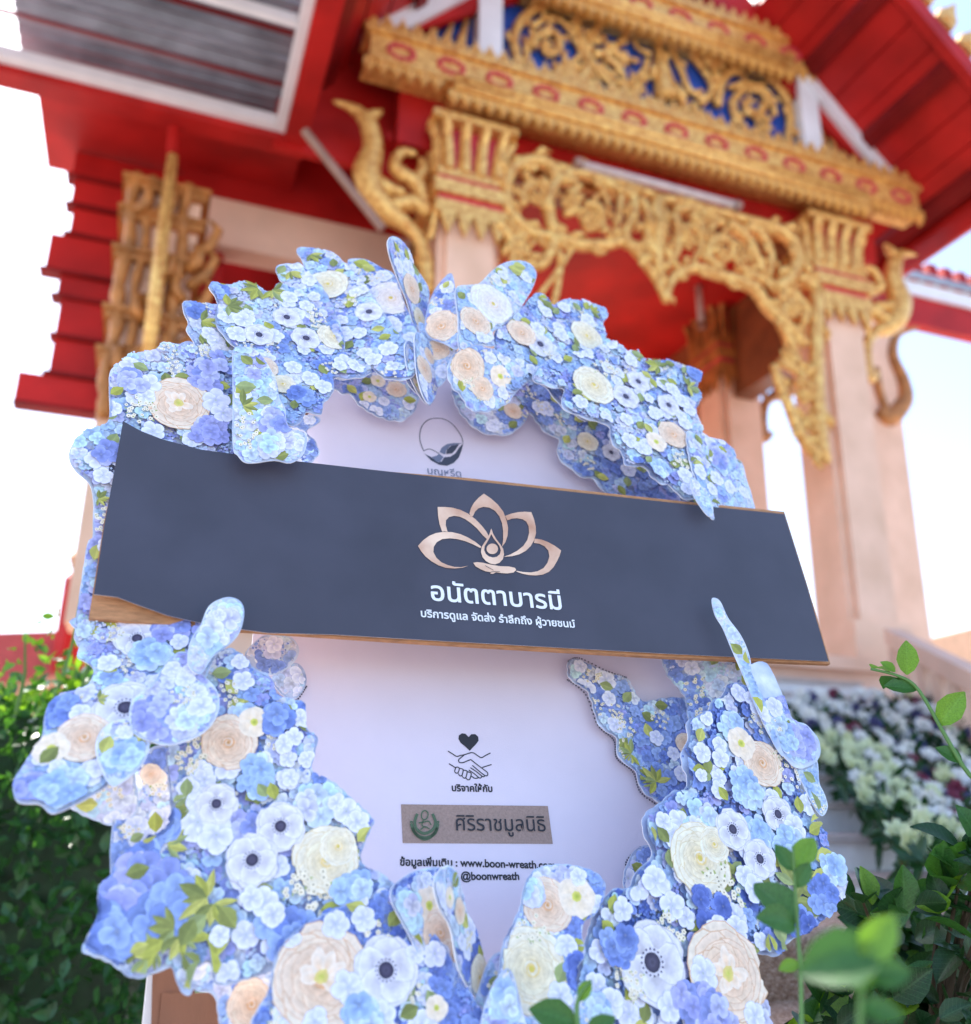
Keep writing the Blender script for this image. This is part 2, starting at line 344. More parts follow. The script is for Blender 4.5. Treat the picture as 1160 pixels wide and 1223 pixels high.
def half_frieze():
    x = MB()
    S = lambda pts, a, b=None: scroll(x, crop2, pts, a, b)
    S([(40, 170), (60, 100), (130, 65), (200, 85), (245, 140)], 22); S([(45, 160), (50, 230), (90, 290), (150, 330), (215, 335)], 20)
    spiral(x, crop2, 150, 190, 55, 1.2, 2.5, 1, 15); S([(110, 110), (130, 150), (120, 210)], 14, 5); S([(170, 130), (200, 190), (190, 260)], 14, 8)
    spiral(x, crop2, 95, 375, 42, 1.3, -1, -1, 20); S([(215, 340), (200, 390), (160, 440), (110, 420)], 24, 12); S([(10, 290), (50, 330), (70, 380)], 26, 12)
    S([(190, 250), (205, 160), (270, 110), (350, 120), (430, 165)], 22); S([(195, 240), (210, 310), (260, 350)], 20)
    spiral(x, crop2, 345, 270, 52, 1.4, -2, 1, 16); spiral(x, crop2, 265, 215, 38, 1.1, 2, -1, 14); S([(300, 150), (280, 190), (300, 230)], 18, 6)
    S([(215, 335), (290, 362), (390, 365), (460, 350), (500, 380), (545, 440), (585, 500), (612, 565)], 22, 12)
    S([(430, 165), (490, 190), (495, 260), (465, 320), (480, 370)], 18); S([(450, 190), (445, 250), (430, 320)], 15, 8)
    S([(370, 150), (400, 200), (410, 240)], 14, 5); S([(400, 140), (450, 140), (520, 180)], 18, 12)
    S([(390, 300), (420, 330), (440, 345)], 14, 6)
    x.build('carved_frieze', M['gold'], por, True)
half_frieze()
x = MB(); S = lambda pts, a, b=None: scroll(x, crop2, pts, a, b)
S([(612, 565), (625, 500), (665, 460), (720, 445), (790, 470), (860, 490), (930, 520)], 14, 24)
S([(590, 200), (575, 240), (590, 290)], 24, 30); S([(590, 290), (580, 400), (605, 540)], 34, 10); S([(520, 200), (550, 260), (545, 340), (590, 420)], 16); S([(640, 250), (655, 330), (640, 400), (600, 450)], 18)
S([(560, 330), (530, 370), (560, 420)], 12); spiral(x, crop2, 600, 340, 50, 1, 0, 1, 14); spiral(x, crop2, 690, 340, 50, 1.2, 0, -1, 16)
S([(700, 250), (740, 300), (735, 370), (700, 440)], 16, 10); S([(640, 240), (700, 235), (760, 260), (820, 290)], 18, 14)
spiral(x, crop2, 815, 385, 62, 1.4, 2, 1, 18); S([(790, 280), (760, 330), (770, 400)], 14, 6); S([(830, 290), (890, 330), (930, 400), (960, 470)], 22, 14)
S([(900, 290), (950, 330), (985, 400), (975, 480)], 22, 10); S([(980, 300), (1040, 330), (1080, 400), (1060, 470), (1000, 520)], 24); spiral(x, crop2, 900, 420, 36, 1.1, 1, 1, 13)
S([(860, 440), (920, 470), (1000, 510)], 16); S([(930, 520), (975, 590), (1040, 650), (1110, 720)], 22, 18); spiral(x, crop2, 1065, 590, 42, 1.3, 2, 1, 17)
S([(1000, 520), (1060, 540), (1110, 590), (1100, 650)], 20, 12); S([(1030, 660), (1060, 720), (1080, 780), (1130, 830)], 18, 10); spiral(x, crop2, 1050, 750, 30, 1, 0, 1, 12)
S([(995, 790), (1015, 860), (1045, 930), (1075, 1010), (1110, 1070), (1165, 1130)], 14, 22); spiral(x, crop2, 1100, 890, 42, 1.2, 4, 1, 15); spiral(x, crop2, 1115, 1000, 34, 1.2, 1, -1, 14)
S([(1010, 780), (1060, 800), (1100, 830)], 16); S([(1150, 520), (1145, 700), (1150, 900), (1170, 1140)], 24); S([(1080, 480), (1120, 500), (1150, 520)], 22)
S([(590, 200), (680, 215), (800, 250), (900, 275), (1000, 300)], 16); S([(70, 60), (200, 80), (400, 130), (590, 195)], 14)
x.build('carved_frieze', M['gold'], por, True)
# mirrored lower piece beside the left column
x = MB()
for pts, a, b in (([(-.72, 4.5), (-.62, 4.3), (-.5, 4.1), (-.36, 3.9)], .02, .02), ([(-.6, 4.3), (-.55, 4.0), (-.45, 3.75), (-.3, 3.55)], .025, .03), ([(-.26, 4.5), (-.26, 4.0), (-.25, 3.5)], .03, .03)):
    P = catmull([(2*UC-p_[0], p_[1]) for p_ in pts], 4, False); x.tube([W(c[0], -.02, c[1]) for c in P], a, 6)
x.build('carved_frieze', M['gold'], por, True)
boxpart('frieze_back_rail', M['gold_dark'], por, -2.66, -.22, .05, .09, 4.95, 5.06)
# pediment relief
x = MB(); S = lambda pts, a, b=None: scroll(x, crop3, pts, a, b, .06, .3621); SP = lambda *a: spiral(x, crop3, *a, .06, .3621)
S([(165, 215), (150, 120), (195, 45), (280, 20), (345, 55), (370, 130), (405, 205), (470, 280), (530, 345)], 22, 15)
SP(265, 150, 55, 1.3, 3, 1, 20); S([(210, 90), (260, 60), (310, 75), (350, 130), (380, 200), (430, 270)], 15, 10); SP(345, 230, 45, 1.1, 0, 1, 30); S([(180, 210), (195, 170), (180, 120)], 18, 8)
S([(390, 170), (400, 110), (450, 80)], 20, 6); S([(410, 180), (470, 170), (520, 120), (585, 125)], 24, 5); S([(450, 190), (500, 230), (520, 300)], 22, 12); S([(430, 210), (480, 260), (560, 330)], 14)
S([(470, 150), (500, 190), (560, 200)], 22, 10); SP(300, 240, 30, 1, 1, 1, 16)
S([(622, 135), (628, 190), (640, 260), (650, 330)], 8, 62); S([(590, 200), (570, 260), (550, 320)], 18, 12); S([(660, 150), (700, 230), (730, 300), (790, 330)], 14, 16); S([(690, 160), (740, 190), (800, 280), (770, 350)], 22, 10)
S([(770, 190), (810, 230), (800, 300), (760, 340)], 24, 12); S([(800, 200), (830, 220), (840, 250)], 16, 5)
S([(820, 350), (840, 260), (900, 225), (980, 250), (1040, 315), (1060, 400), (1045, 480)], 22); SP(935, 345, 62, 1.3, 3.4, 1, 20); S([(860, 290), (920, 275), (990, 310), (1010, 380)], 14); S([(870, 330), (880, 390), (930, 440)], 22, 12)
SP(960, 400, 34, 1, 2, -1, 16); S([(740, 340), (760, 380), (820, 400)], 16, 10); S([(600, 330), (680, 380), (760, 400)], 18, 14)
S([(500, 340), (590, 350), (640, 340)], 16); SP(560, 270, 34, 1.2, 1, 1, 14); SP(720, 380, 30, 1.1, 3, 1, 13); SP(880, 470, 26, 1, 0, 1, 12); SP(420, 120, 26, 1, 0, 1, 12)
S([(130, 230), (200, 262), (300, 300), (420, 345), (560, 390), (700, 430), (850, 475), (1000, 520)], 13); S([(600, 180), (560, 160), (540, 130)], 14, 5); S([(720, 150), (760, 165), (790, 150)], 14, 5)
x.build('carved_relief', M['gold'], por, True)
for sg in (-1, 1):
    for k in range(5):
        u0 = UC+sg*(1.5+.11*k); h_ = .5-.1*k; x = MB()
        x.tube([W(u0, .08, 5.66), W(u0+sg*.02, .06, 5.66+h_*.5), W(u0-sg*.03, .07, 5.66+h_)], [.04, .035, .01], 6); x.build('flame_finial', M['gold'], por, True)
# swan-necked brackets
def bracket(parent, du=0, dw=0, mirror=False, mt='gold', uref=None):
    x = MB(); cr = lambda a, b: q(380+.2781*a, .2781*b, 0)
    def tb(pts, rad):
        P = catmull([cr(*p_) for p_ in pts], 4, False); R = np.interp(np.linspace(0, len(pts)-1, len(P)), range(len(pts)), rad)
        x.tube([W((2*UC-a if mirror else a)+du, .1+dw, b) for a, b in P], [r*.2781*5.9/1100 for r in R], 8)
    tb([(75, 385), (180, 430), (235, 500), (252, 600), (225, 700), (262, 810), (335, 885), (410, 940), (462, 1010), (485, 1110), (480, 1220)], [5, 26, 42, 46, 62, 60, 46, 30, 30, 34, 40])
    tb([(290, 430), (255, 450), (215, 470)], [8, 26, 30]); tb([(330, 850), (410, 830), (460, 850), (500, 880)], [40, 40, 34, 30])
    tb([(480, 870), (450, 760), (370, 700), (345, 660), (380, 610), (440, 620)], [30, 34, 34, 26, 22, 12]); tb([(440, 740), (470, 690), (460, 640)], [30, 28, 12])
    tb([(250, 700), (300, 760), (390, 790)], [20, 34, 20])
    tb([(420, 1150), (440, 1180), (480, 1200)], [16, 20, 20])
    x.build('swan_bracket', M[mt], parent, True)
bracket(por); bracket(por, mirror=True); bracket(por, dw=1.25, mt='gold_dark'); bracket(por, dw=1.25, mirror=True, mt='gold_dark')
# tube lights
def tubelight(a, b, label):
    t = thing('tube_light', a, label, 'tube light', 'tube lights under the porch ceiling')
    a, b = np.array(a), np.array(b); x = MB(); x.tube([a, b], .028, 10); x.build('tube', M['tube'], t, True)
    d = nrm(b-a)
    for e in (a, b): x = MB(); x.tube([e-d*.02, e+d*.03], .036, 8); x.build('end_cap', M['steel'], t)
tubelight(W(-2.27, -.3, 4.84), W(-1.08, -.3, 4.84), 'long pinkish tube light hung level under the front gold cornice')
tubelight(W(*(lambda a: (a[0], 1.0, a[1]))(q(833, 325, 1.0))), W(*(lambda a: (a[0], 1.0, a[1]))(q(838, 388, 1.0))), 'short upright tube light on the brown side of the porch behind the pendant')

# ------------------------------------------------------------------ right wing roof behind
rw = thing('side_roof', W(2.5, 1.5, 5.6), 'red eave beam with white trim and dark tiles at the right edge', 'roof')
boxpart('eave_beam', M['red'], rw, .5, 5, 1.5, 1.62, 5.58, 5.90)
boxpart('white_trim', M['white'], rw, .5, 5, 1.46, 1.62, 5.902, 6.04)
x = MB(); x.prism([W(.5, 1.4, 6.05), W(.5, 1.4, 6.12), W(.5, 3.6, 7.6), W(.5, 3.6, 7.5)], U*4.5); x.build('tile_roof', M['grey'], rw)
for k in range(7):
    boxpart('ridge_block', M['red'], rw, 2.02+.2*k, 2.14+.2*k, 1.5, 1.6, 6.14, 6.34)
boxpart('wing_column', M['pink'], rw, 1.62, 2.0, 1.5, 1.9, 1.84, 5.58)
x = MB()
P = catmull([q(*p_, 1.5) for p_ in ((1095, 392), (1072, 400), (1066, 425), (1078, 455), (1080, 480), (1062, 500), (1048, 490))], 4, False)
x.tube([W(a, 1.5, b) for a, b in P], np.interp(range(len(P)), [0, 6, 12, 18, 25], [.02, .05, .07, .09, .06]), 8)
P = catmull([q(*p_, 1.5) for p_ in ((1062, 500), (1050, 470), (1045, 440))], 4, False); x.tube([W(a, 1.5, b) for a, b in P], .05, 8)
x.build('swan_bracket', M['gold_dark'], rw, True)

# ------------------------------------------------------------------ left side hall
sh = thing('side_hall', W(-4.6, 1.0, 1.8), 'red boarded side hall with beige beam and a gilded column left of the porch', 'temple hall')
zl = [3.2, 3.42, 3.68, 3.95, 4.12, 4.40, 4.62, 4.83, 5.05]; ue = [-5.40, -5.24, -5.24, -5.27, -5.36, -5.26, -5.28, -5.30]
for k in range(8):
    boxpart('wall_board', M['red'], sh, ue[k], -4.3, 1.0+.012*(k % 2), 1.1, zl[k]+.012, zl[k+1]-.012)
    boxpart('board_joint', M['dred'], sh, ue[k]-.03 if k else ue[k], -4.3, .97, 1.09, zl[k]-.011, zl[k]+.011)
boxpart('recessed_wall', M['dred'], sh, -4.7, -3.0, 1.7, 1.8, 3.0, 5.0)
boxpart('recess_panel', M['brown'], sh, -4.7, -3.0, 1.6, 1.69, 1.84, 4.55)
boxpart('beam', M['beige'], sh, -4.62, -3.02, .92, 1.12, 4.50, 4.86)
boxpart('upper_wall', M['red'], sh, -4.62, -3.02, .95, 1.1, 4.862, 5.6)
boxpart('porch_side_wall', M['red'], sh, -4.1, -3.05, .3, .36, 4.9, 5.8)
boxpart('soffit', M['red'], sh, -5.5, -3.9, .42, 1.3, 5.06, 5.1)
boxpart('gilded_column', M['pink'], sh, -4.90, -4.48, .55, .93, 1.84, 4.6)
for u_, r_ in ((-4.87, .036), (-4.78, .025), (-4.57, .036)):
    x = MB(); zs_ = np.arange(3.0, 4.66, .045); rd = [r_*(.75+.35*abs(math.sin(z_*17+u_*9))+.25*random.random()) for z_ in zs_]
    x.tube([W(u_+.012*math.sin(z_*11), .52, z_) for z_ in zs_], rd, 7); x.build('gilded_moulding', M['gold_dark'], sh, True)
for k in range(12):
    u_ = -4.9+.4*random.random(); z_ = 3.2+1.35*random.random(); sg = random.choice((-1, 1))
    x = MB(); x.tube([W(u_, .5, z_), W(u_+sg*.06, .47, z_+.05), W(u_+sg*.07, .46, z_+.13), W(u_+sg*.02, .48, z_+.17)], [.035, .04, .03, .01], 6); x.build('gilded_leaf', M['gold_dark'], sh, True)
for z_ in (3.35, 3.62, 4.02, 4.30, 4.52):
    x = MB(); x.box(-4.93, -4.45, .50, .96, z_, z_+.045); x.box(-4.95, -4.43, .48, .98, z_+.046, z_+.075); x.build('gilded_band', M['gold_dark'], sh)
x = MB(); x.tube([W(-4.66, .40, 3.0), W(-4.67, .40, 3.9), W(-4.68, .40, 4.72)], [.04, .045, .035], 8); x.build('gilded_pole', M['gold'], sh, True)
x = MB(); x.tube([W(-4.69, .42, 4.74), W(-4.70, .42, 5.05)], .035, 8); x.build('red_post', M['red'], sh)
for k in range(4):
    x = MB(); x.tube([W(-4.5, .5, 3.5+.2*k), W(-4.40, .48, 3.6+.2*k), W(-4.36, .48, 3.72+.2*k), W(-4.42, .48, 3.78+.2*k)], [.035, .035, .028, .01], 6); x.build('flame_leaf', M['gold_dark'], sh, True)
x = MB(); x.tube([W(-3.95, -.02, 4.80), W(-3.44, -.02, 4.24)], .028, 8); x.build('strut', M['steel'], sh)
# slatted canopy
cp = thing('slatted_canopy', W(-4.7, -.4, 5), 'grey slatted canopy framed in white and red at the top left corner', 'canopy')
x = MB(); x.box(-4.10, -4.04, -1.8, .27, 4.98, 5.05); x.box(-6.4, -4.102, .20, .27, 4.98, 5.05); x.box(-6.4, -4.102, -.62, -.58, 4.99, 5.05); x.build('white_frame', M['white'], cp)
x = MB(); x.box(-4.038, -3.9, -1.8, .42, 4.93, 5.08); x.box(-6.4, -4.04, .272, .42, 4.93, 5.08); x.build('red_frame', M['red'], cp)
for k in range(9):
    w0 = .17-.21*(k+1)
    x = MB(); x.prism([W(-6.4, w0, 5.07), W(-6.4, w0+.09, 5.13), W(-6.4, w0+.09, 5.15), W(-6.4, w0, 5.09)], U*2.3)
    x.build('slat', M['grey'] if k % 2 else M['dred'], cp)
x = MB()
for k in range(29):
    w0 = .72-.1*k; x.prism([W(-5.62, w0, 5.26), W(-5.62, w0-.05, 5.285), W(-5.62, w0-.1, 5.26), W(-5.62, w0-.1, 5.272), W(-5.62, w0-.05, 5.297), W(-5.62, w0, 5.272)], U*1.6)
x.build('corrugated_sheet', M['grey'], cp)

# ------------------------------------------------------------------ stair rail, far walls
sr = thing('stair_balustrade', W(-.35, -1.2, 1.2), 'pale concrete balustrade sloping down beside the flowers at the right', 'balustrade')
x = MB(); A = np.array(W(-.62, -.3, 2.03)); B = np.array(W(-.62, -2.3, 1.30))
A2, B2 = W(*(lambda a: (a[0], -.35, a[1]))(q(1058, 770, -.35))), W(*(lambda a: (a[0], -1.7, a[1]))(q(1178, 838, -1.7)))
x.prism([A2, A2+Z*.10, B2+Z*.10, B2], U*.14); x.build('handrail', M['beige'], sr)
for k in range(6):
    c = A2+(B2-A2)*(k+.3)/6; x = MB(); x.prism([c+U*.04, c+U*.10, c+U*.10+N*.06, c+U*.04+N*.06], -Z*(c[2]-.75)); x.build('baluster', M['beige'], sr)
fw = MB(); a, b = q(1085, 772, 4), q(1170, 748, 4); fw.prism([W(a[0]-.3, 4, 0.704), W(a[0]-.3, 4, a[1]-.05), W(b[0], 4, b[1]), W(b[0]+3, 4, b[1]+.5), W(b[0]+3, 4, .704)], N*.3)
tag(fw.build('garden_wall', M['peachwall']), 'peach plastered wall in the distance beyond the balustrade on the right', 'wall')
fs = thing('distant_hall', at_d(60, 800, 9)*np.array([1, 1, 0]), 'low distant building with a faded red roof seen over the hedge on the left', 'building')
a, b, c, d = at_d(-200, 762, 9), at_d(112, 752, 9), at_d(112, 800, 9), at_d(-200, 850, 9)
x = MB(); x.prism([a, b, c, d], N*.5); x.build('roof', M['pinkroof'], fs)
x = MB(); x.prism([d-Z*.001, c-Z*.001, c-Z*.5, d-Z*.4], N*.4); x.build('wall', M['peachwall'], fs)
x = MB(); a = at_d(98, 680, 8.9); x.tube([a-Z*.9, a-Z*.1, a], [.14, .14, .06], 8); x.build('post', M['red'], fs)
x = MB(); x.tube([a+Z*.0, a+Z*.1, a+Z*.25], [.1, .13, .01], 8); x.build('finial', M['gold_dark'], fs)

# ------------------------------------------------------------------ flowers banked along the stair
fb = thing('flower_bank', W(-1.2, -1.4, .75), 'bank of white, green, violet and maroon flowers lining the right side of the stairs', 'flowers')
def blossom_mesh(name, seed):
    r = random.Random(seed); x = MB()
    for lay, (n, R, up) in enumerate(((7, 1.0, .15), (6, .75, .4), (4, .45, .6))):
        for k in range(n):
            a = 2*math.pi*(k+r.random()*.4)/n+lay
            c, s = math.cos(a), math.sin(a); px_ = lambda f_, g_, h_: np.array([c*f_-s*g_, s*f_+c*g_, h_])
            x.add([px_(.05, 0, 0), px_(R*.6, -.32*R, up*.6), px_(R, 0, up), px_(R*.6, .32*R, up*.6)], [(0, 1, 2), (0, 2, 3)])
    me = bpy.data.meshes.new(name); me.from_pydata([tuple(v) for v in x.v], [], x.f); me.materials.append(M['f_white']); return me
BL = [blossom_mesh('blossom', k) for k in range(4)]
base = MB()
cnt = 0; leaves = MB()
def leafquad(mb, c, d, nrm_, L_, Wd):
    d = nrm(d); s = nrm(np.cross(d, nrm_)); n2 = np.cross(s, d)
    mb.add([c, c+d*L_*.35+s*Wd*.5+n2*.06*L_, c+d*L_*.7+s*Wd*.38+n2*.04*L_, c+d*L_, c+d*L_*.7-s*Wd*.38+n2*.04*L_, c+d*L_*.35-s*Wd*.5+n2*.06*L_, c+d*L_*.5-n2*.03*L_], [(0, 1, 6), (1, 2, 6), (2, 3, 6), (3, 4, 6), (4, 5, 6), (5, 0, 6)])
tries = 0; spots = []
while cnt < 295 and tries < 6000:
    tries += 1
    x_, y_ = random.uniform(925, 1200), random.uniform(828, 1010)
    xl = 925+(max(y_, 835)-835)*.95
    if x_ < xl or (y_ > 960 and x_ < 1085) or any((x_-a)**2+(y_-b)**2 < 100 for a, b in spots): continue
    spots.append((x_, y_))
    wd = -.95-(y_-830)/180*1.7; u_, z_ = q(x_, y_, wd)
    k = random.random(); xx = (x_-xl)
    grn = y_ > 860+.3*(x_-950) and xx < 75
    mt = ('f_cream' if k < .75 else 'f_white') if (grn and y_ > 880) else ('f_white' if k < .50 else 'f_cream' if k < .56 else 'f_maroon' if k < .82 else 'f_navy')
    mw = Matrix.Translation(Vector(W(u_, wd+random.uniform(-.05, .05), z_))) @ Matrix.Rotation(random.uniform(-.5, .5)+math.radians(20), 4, 'Z') @ Matrix.Rotation(math.radians(65)+random.uniform(-.5, .5), 4, 'X') @ Matrix.Rotation(random.uniform(0, 6), 4, 'Z') @ Matrix.Scale(random.uniform(.034, .058) if mt in ('f_white', 'f_cream') else random.uniform(.03, .045), 4)
    o = link('blossom', BL[cnt % 4], fb, mw); o.material_slots[0].link = 'OBJECT'; o.material_slots[0].material = M[mt]; cnt += 1
for k in range(3200):
    x_, y_ = random.uniform(920, 1220), random.uniform(838, 1030); xl = 925+(max(y_, 835)-835)*.95
    if x_ < xl-5 or (y_ > 1000 and x_ < 1095): continue
    wd = -.90-(y_-830)/180*1.7; u_, z_ = q(x_, y_, wd); dn = random.uniform(0, .10)
    leafquad(leaves, W(u_, wd+dn, z_-dn*.3), rng.normal(size=3)+np.array([0, -.3, .3]), rng.normal(size=3)+np.array([0, -1, .6]), random.uniform(.05, .09), .03)
tag(leaves.build('greenery', M['leaf_dark'], fb), kind='stuff')

# ------------------------------------------------------------------ leaves: hedge, shrub, stems
for k_ in ('leaf_dark', 'leaf_mid', 'leaf_bright'): M[k_+'_v'] = veined(M[k_], 'veined_'+k_)
def leaf_mesh(name, mt, serr=True):
    x = MB(); n = 7; L_ = []
    for i in range(n+1):
        t = i/n; hw = .36*math.sin(math.pi*min(1, t*.98+.01))**.75*(1-.25*t)*(1 if i % 2 or not serr else .94); L_.append((t, hw))
    vs = []; fs = []
    for t, hw in L_:
        z_ = -.25*(t-.5)**2; vs += [(t, -hw, z_+hw*.35), (t, -hw*.5, z_+hw*.12), (t, 0, z_-.02), (t, hw*.5, z_+hw*.12), (t, hw, z_+hw*.35)]
    for i in range(n):
        for j in range(4): fs.append((i*5+j, i*5+j+1, i*5+j+6, i*5+j+5))
    me = bpy.data.meshes.new(name); me.from_pydata(vs, [], fs); me.materials.append(M[mt]); me.polygons.foreach_set('use_smooth', [True]*len(fs)); return me
LD, LMI, LB, LH = leaf_mesh('leaf_dark', 'leaf_dark_v'), leaf_mesh('leaf_mid', 'leaf_mid_v'), leaf_mesh('leaf_bright', 'leaf_bright_v'), leaf_mesh('leaf_hedge', 'leaf_hedge')
def put_leaf(me, parent, c, d, n_, L_, name='leaf'):
    d = nrm(np.array(d, float)); s = nrm(np.cross(np.array(n_, float), d)); n2 = np.cross(d, s)
    mw = Matrix(((d[0]*L_, s[0]*L_, n2[0]*L_, c[0]), (d[1]*L_, s[1]*L_, n2[1]*L_, c[1]), (d[2]*L_, s[2]*L_, n2[2]*L_, c[2]), (0, 0, 0, 1)))
    return link(name, me, parent, mw)
hd = thing('hedge', at_d(80, 1200, 2.6)*np.array([1, 1, 0]), 'dark green clipped hedge with tips coloured as sunlit behind the wreath on the left', 'hedge')
core = MB(); c0 = at_d(60, 1000, 2.75)
mass = MB(); massb = MB(); massm = MB()
hx = np.array([1., .15, 0]); hx = nrm(hx); hy = np.array([-.15, 1., 0]); hy = nrm(hy); hc = at_d(60, 1000, 3.0)
for k in range(12000):
    a = random.uniform(-1.9, .42); b = random.uniform(-.45, .45); ztop = 1.27+.05*math.sin(a*7)+.05*math.sin(a*17+b*5)-.25*b*b-(.5*max(0, a-.2))
    f_ = random.random()
    if f_ < .62: b = -.42+abs(random.gauss(0, .07)); z_ = random.uniform(.12, ztop)
    elif f_ < .9: z_ = ztop-abs(random.gauss(0, .05))
    else: a = .40-abs(random.gauss(0, .05)); z_ = random.uniform(.15, ztop)
    c = np.array([hc[0], hc[1], 0])+hx*a+hy*b+Z*z_
    d = rng.normal(size=3)+np.array([0, -.4, .5]); n_ = rng.normal(size=3)*.7+np.array([0, -1, .8]); L_ = random.uniform(.028, .054)
    if k < 290 and f_ < .9:
        put_leaf(LH, hd, c-hy*.03, d, n_, L_*1.1)
    else:
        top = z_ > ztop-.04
        leafquad(massb if top and random.random() < .5 else massm if random.random() < .30 else mass, c, d, n_, L_, L_*.55)  # top leaves get a brighter colour that stands in for sunlight
tag(massm.build('mid_green_foliage', M['leaf_mid'], hd), kind='stuff'); tag(mass.build('foliage', M['leaf_hedge'], hd), kind='stuff'); tag(massb.build('sunlit_coloured_tips', M['leaf_bright'], hd), kind='stuff')
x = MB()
bx = [np.array([hc[0], hc[1], 0])+hx*a+hy*b for a, b in ((-1.9, -.22), (.30, -.22), (.34, .4), (-1.9, .4))]; x.prism([p_+Z*.02 for p_ in bx], Z*1.14); x.build('light_blocking_core', M['leaf_dark'], hd)  # added dark box inside the hedge, stops light coming through
for k in range(26):                                                     # sprigs above the hedge, sunlight put into their brighter leaf colour
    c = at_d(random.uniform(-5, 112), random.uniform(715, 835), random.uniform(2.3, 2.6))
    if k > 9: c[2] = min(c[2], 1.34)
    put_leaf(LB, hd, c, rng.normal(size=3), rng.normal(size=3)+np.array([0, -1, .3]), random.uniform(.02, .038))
for s_ in ((60, 850, 100, 700), (20, 850, 30, 760), (90, 850, 110, 740)):
    x = MB(); x.tube([at_d(s_[0], s_[1], 2.5), at_d((s_[0]+s_[2])/2+5, (s_[1]+s_[3])/2, 2.45), at_d(s_[2], s_[3], 2.4)], [.006, .004, .002], 5); x.build('twig', M['stem'], hd)

sb = thing('leafy_shrub', at_d(1080, 1223, 1.6)*np.array([1, 1, 0]), 'glossy dark green broad-leaved shrub in the lower right corner', 'shrub')
outl = [(905, 1275), (925, 1225), (960, 1195), (1010, 1165), (1035, 1120), (1020, 1075), (1040, 1055), (1075, 1075), (1110, 1055), (1145, 1010), (1180, 975), (1240, 960), (1240, 1290), (890, 1290)]
def pip(x_, y_, P):
    c = False; n = len(P)
    for i in range(n):
        a, b = P[i], P[(i+1) % n]
        if (a[1] > y_) != (b[1] > y_) and x_ < (b[0]-a[0])*(y_-a[1])/(b[1]-a[1])+a[0]: c = not c
    return c
k = 0; tw = MB(); root = at_d(1110, 1330, 1.7)
while k < 285:
    x_, y_ = random.uniform(890, 1230), random.uniform(960, 1270)
    if not pip(x_, y_, outl): continue
    edge = not pip(x_-25, y_-30, outl); c = at_d(x_, y_, random.uniform(1.42, 1.95) if not edge else 1.5)
    me = LD if random.random() < (.86 if not edge else .6) else (LMI if random.random() < .75 else LB)
    put_leaf(me, sb, c, rng.normal(size=3)*.8+np.array([.1, -.2, .35]), rng.normal(size=3)*.6+np.array([0, -.8, .9]), random.uniform(.045, .07))
    if k % 9 == 0: tw.tube([root, (root+c)/2+np.array([0, 0, .03]), c], [.006, .004, .002], 5)
    k += 1
tw.build('twig', M['twig'], sb)
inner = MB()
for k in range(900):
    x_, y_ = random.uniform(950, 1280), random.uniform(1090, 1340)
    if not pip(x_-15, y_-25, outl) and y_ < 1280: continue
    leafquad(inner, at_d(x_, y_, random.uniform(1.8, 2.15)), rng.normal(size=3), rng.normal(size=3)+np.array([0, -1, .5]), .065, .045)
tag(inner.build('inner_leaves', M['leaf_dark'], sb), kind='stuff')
def stemthing(label, pts, D, leaves_, r=.004):
    t = thing('plant_sprig', at_d(*pts[0], D), label, 'plant stem', 'loose leafy stems in front')
    P = catmull(pts, 4, False); x = MB(); x.tube([at_d(a, b, D) for a, b in P], [r*(1-.5*i/len(P)) for i in range(len(P))], 6); x.build('stem', M['stem'], t, True)
    for (x0, y0, x1, y1, me, tw_) in leaves_:
        a, b = at_d(x0, y0, D), at_d(x1, y1, D*(1+tw_*.03)); put_leaf(me, t, a, b-a, np.array([-.2+tw_*.3, -1, .5]), np.linalg.norm(b-a))
    return t
stemthing('tall thin green stem rising before the right flank of the wreath', [(958, 1300), (957, 1180), (953, 1110), (950, 1060), (947, 1010)], 1.0,
          [(952, 1100, 901, 1052, LMI, 1), (948, 1040, 926, 1008, LMI, 0), (950, 1035, 973, 1000, LB, .5), (951, 1060, 968, 1030, LMI, 0), (952, 1103, 905, 1095, LMI, -1), (955, 1150, 930, 1158, LB, 0)], .0024)
stemthing('arching young stem with bright leaves against the flower bank', [(1200, 960), (1158, 925), (1130, 880), (1098, 825), (1075, 808), (1040, 799)], 1.35,
          [(1084, 806, 1083, 765, LB, 0), (1075, 808, 1055, 820, LMI, 1), (1097, 822, 1056, 818, LMI, 0), (1122, 866, 1152, 826, LB, 0), (1150, 910, 1118, 892, LMI, 0), (1062, 800, 1042, 796, LB, 1), (1070, 802, 1052, 790, LB, 0)], .0036)
stemthing('blurred close leaves in front of the dark shrub', [(1030, 1300), (1028, 1220), (1030, 1160)], .62,
          [(1058, 1132, 952, 1162, LMI, 0), (1032, 1150, 1068, 1092, LB, 0), (1040, 1178, 1028, 1148, LB, 0), (1028, 1165, 1090, 1160, LMI, .5), (1030, 1190, 1010, 1120, LMI, 1), (1028, 1200, 1080, 1215, LMI, 0)], .002)
stemthing('low stem with a rounded leaf poking up before the wreath bottom', [(705, 1300), (690, 1220), (692, 1190), (706, 1172)], .95,
          [(690, 1222, 632, 1204, LMI, 0), (700, 1240, 735, 1214, LMI, 0), (692, 1196, 706, 1170, LB, 0)], .003)

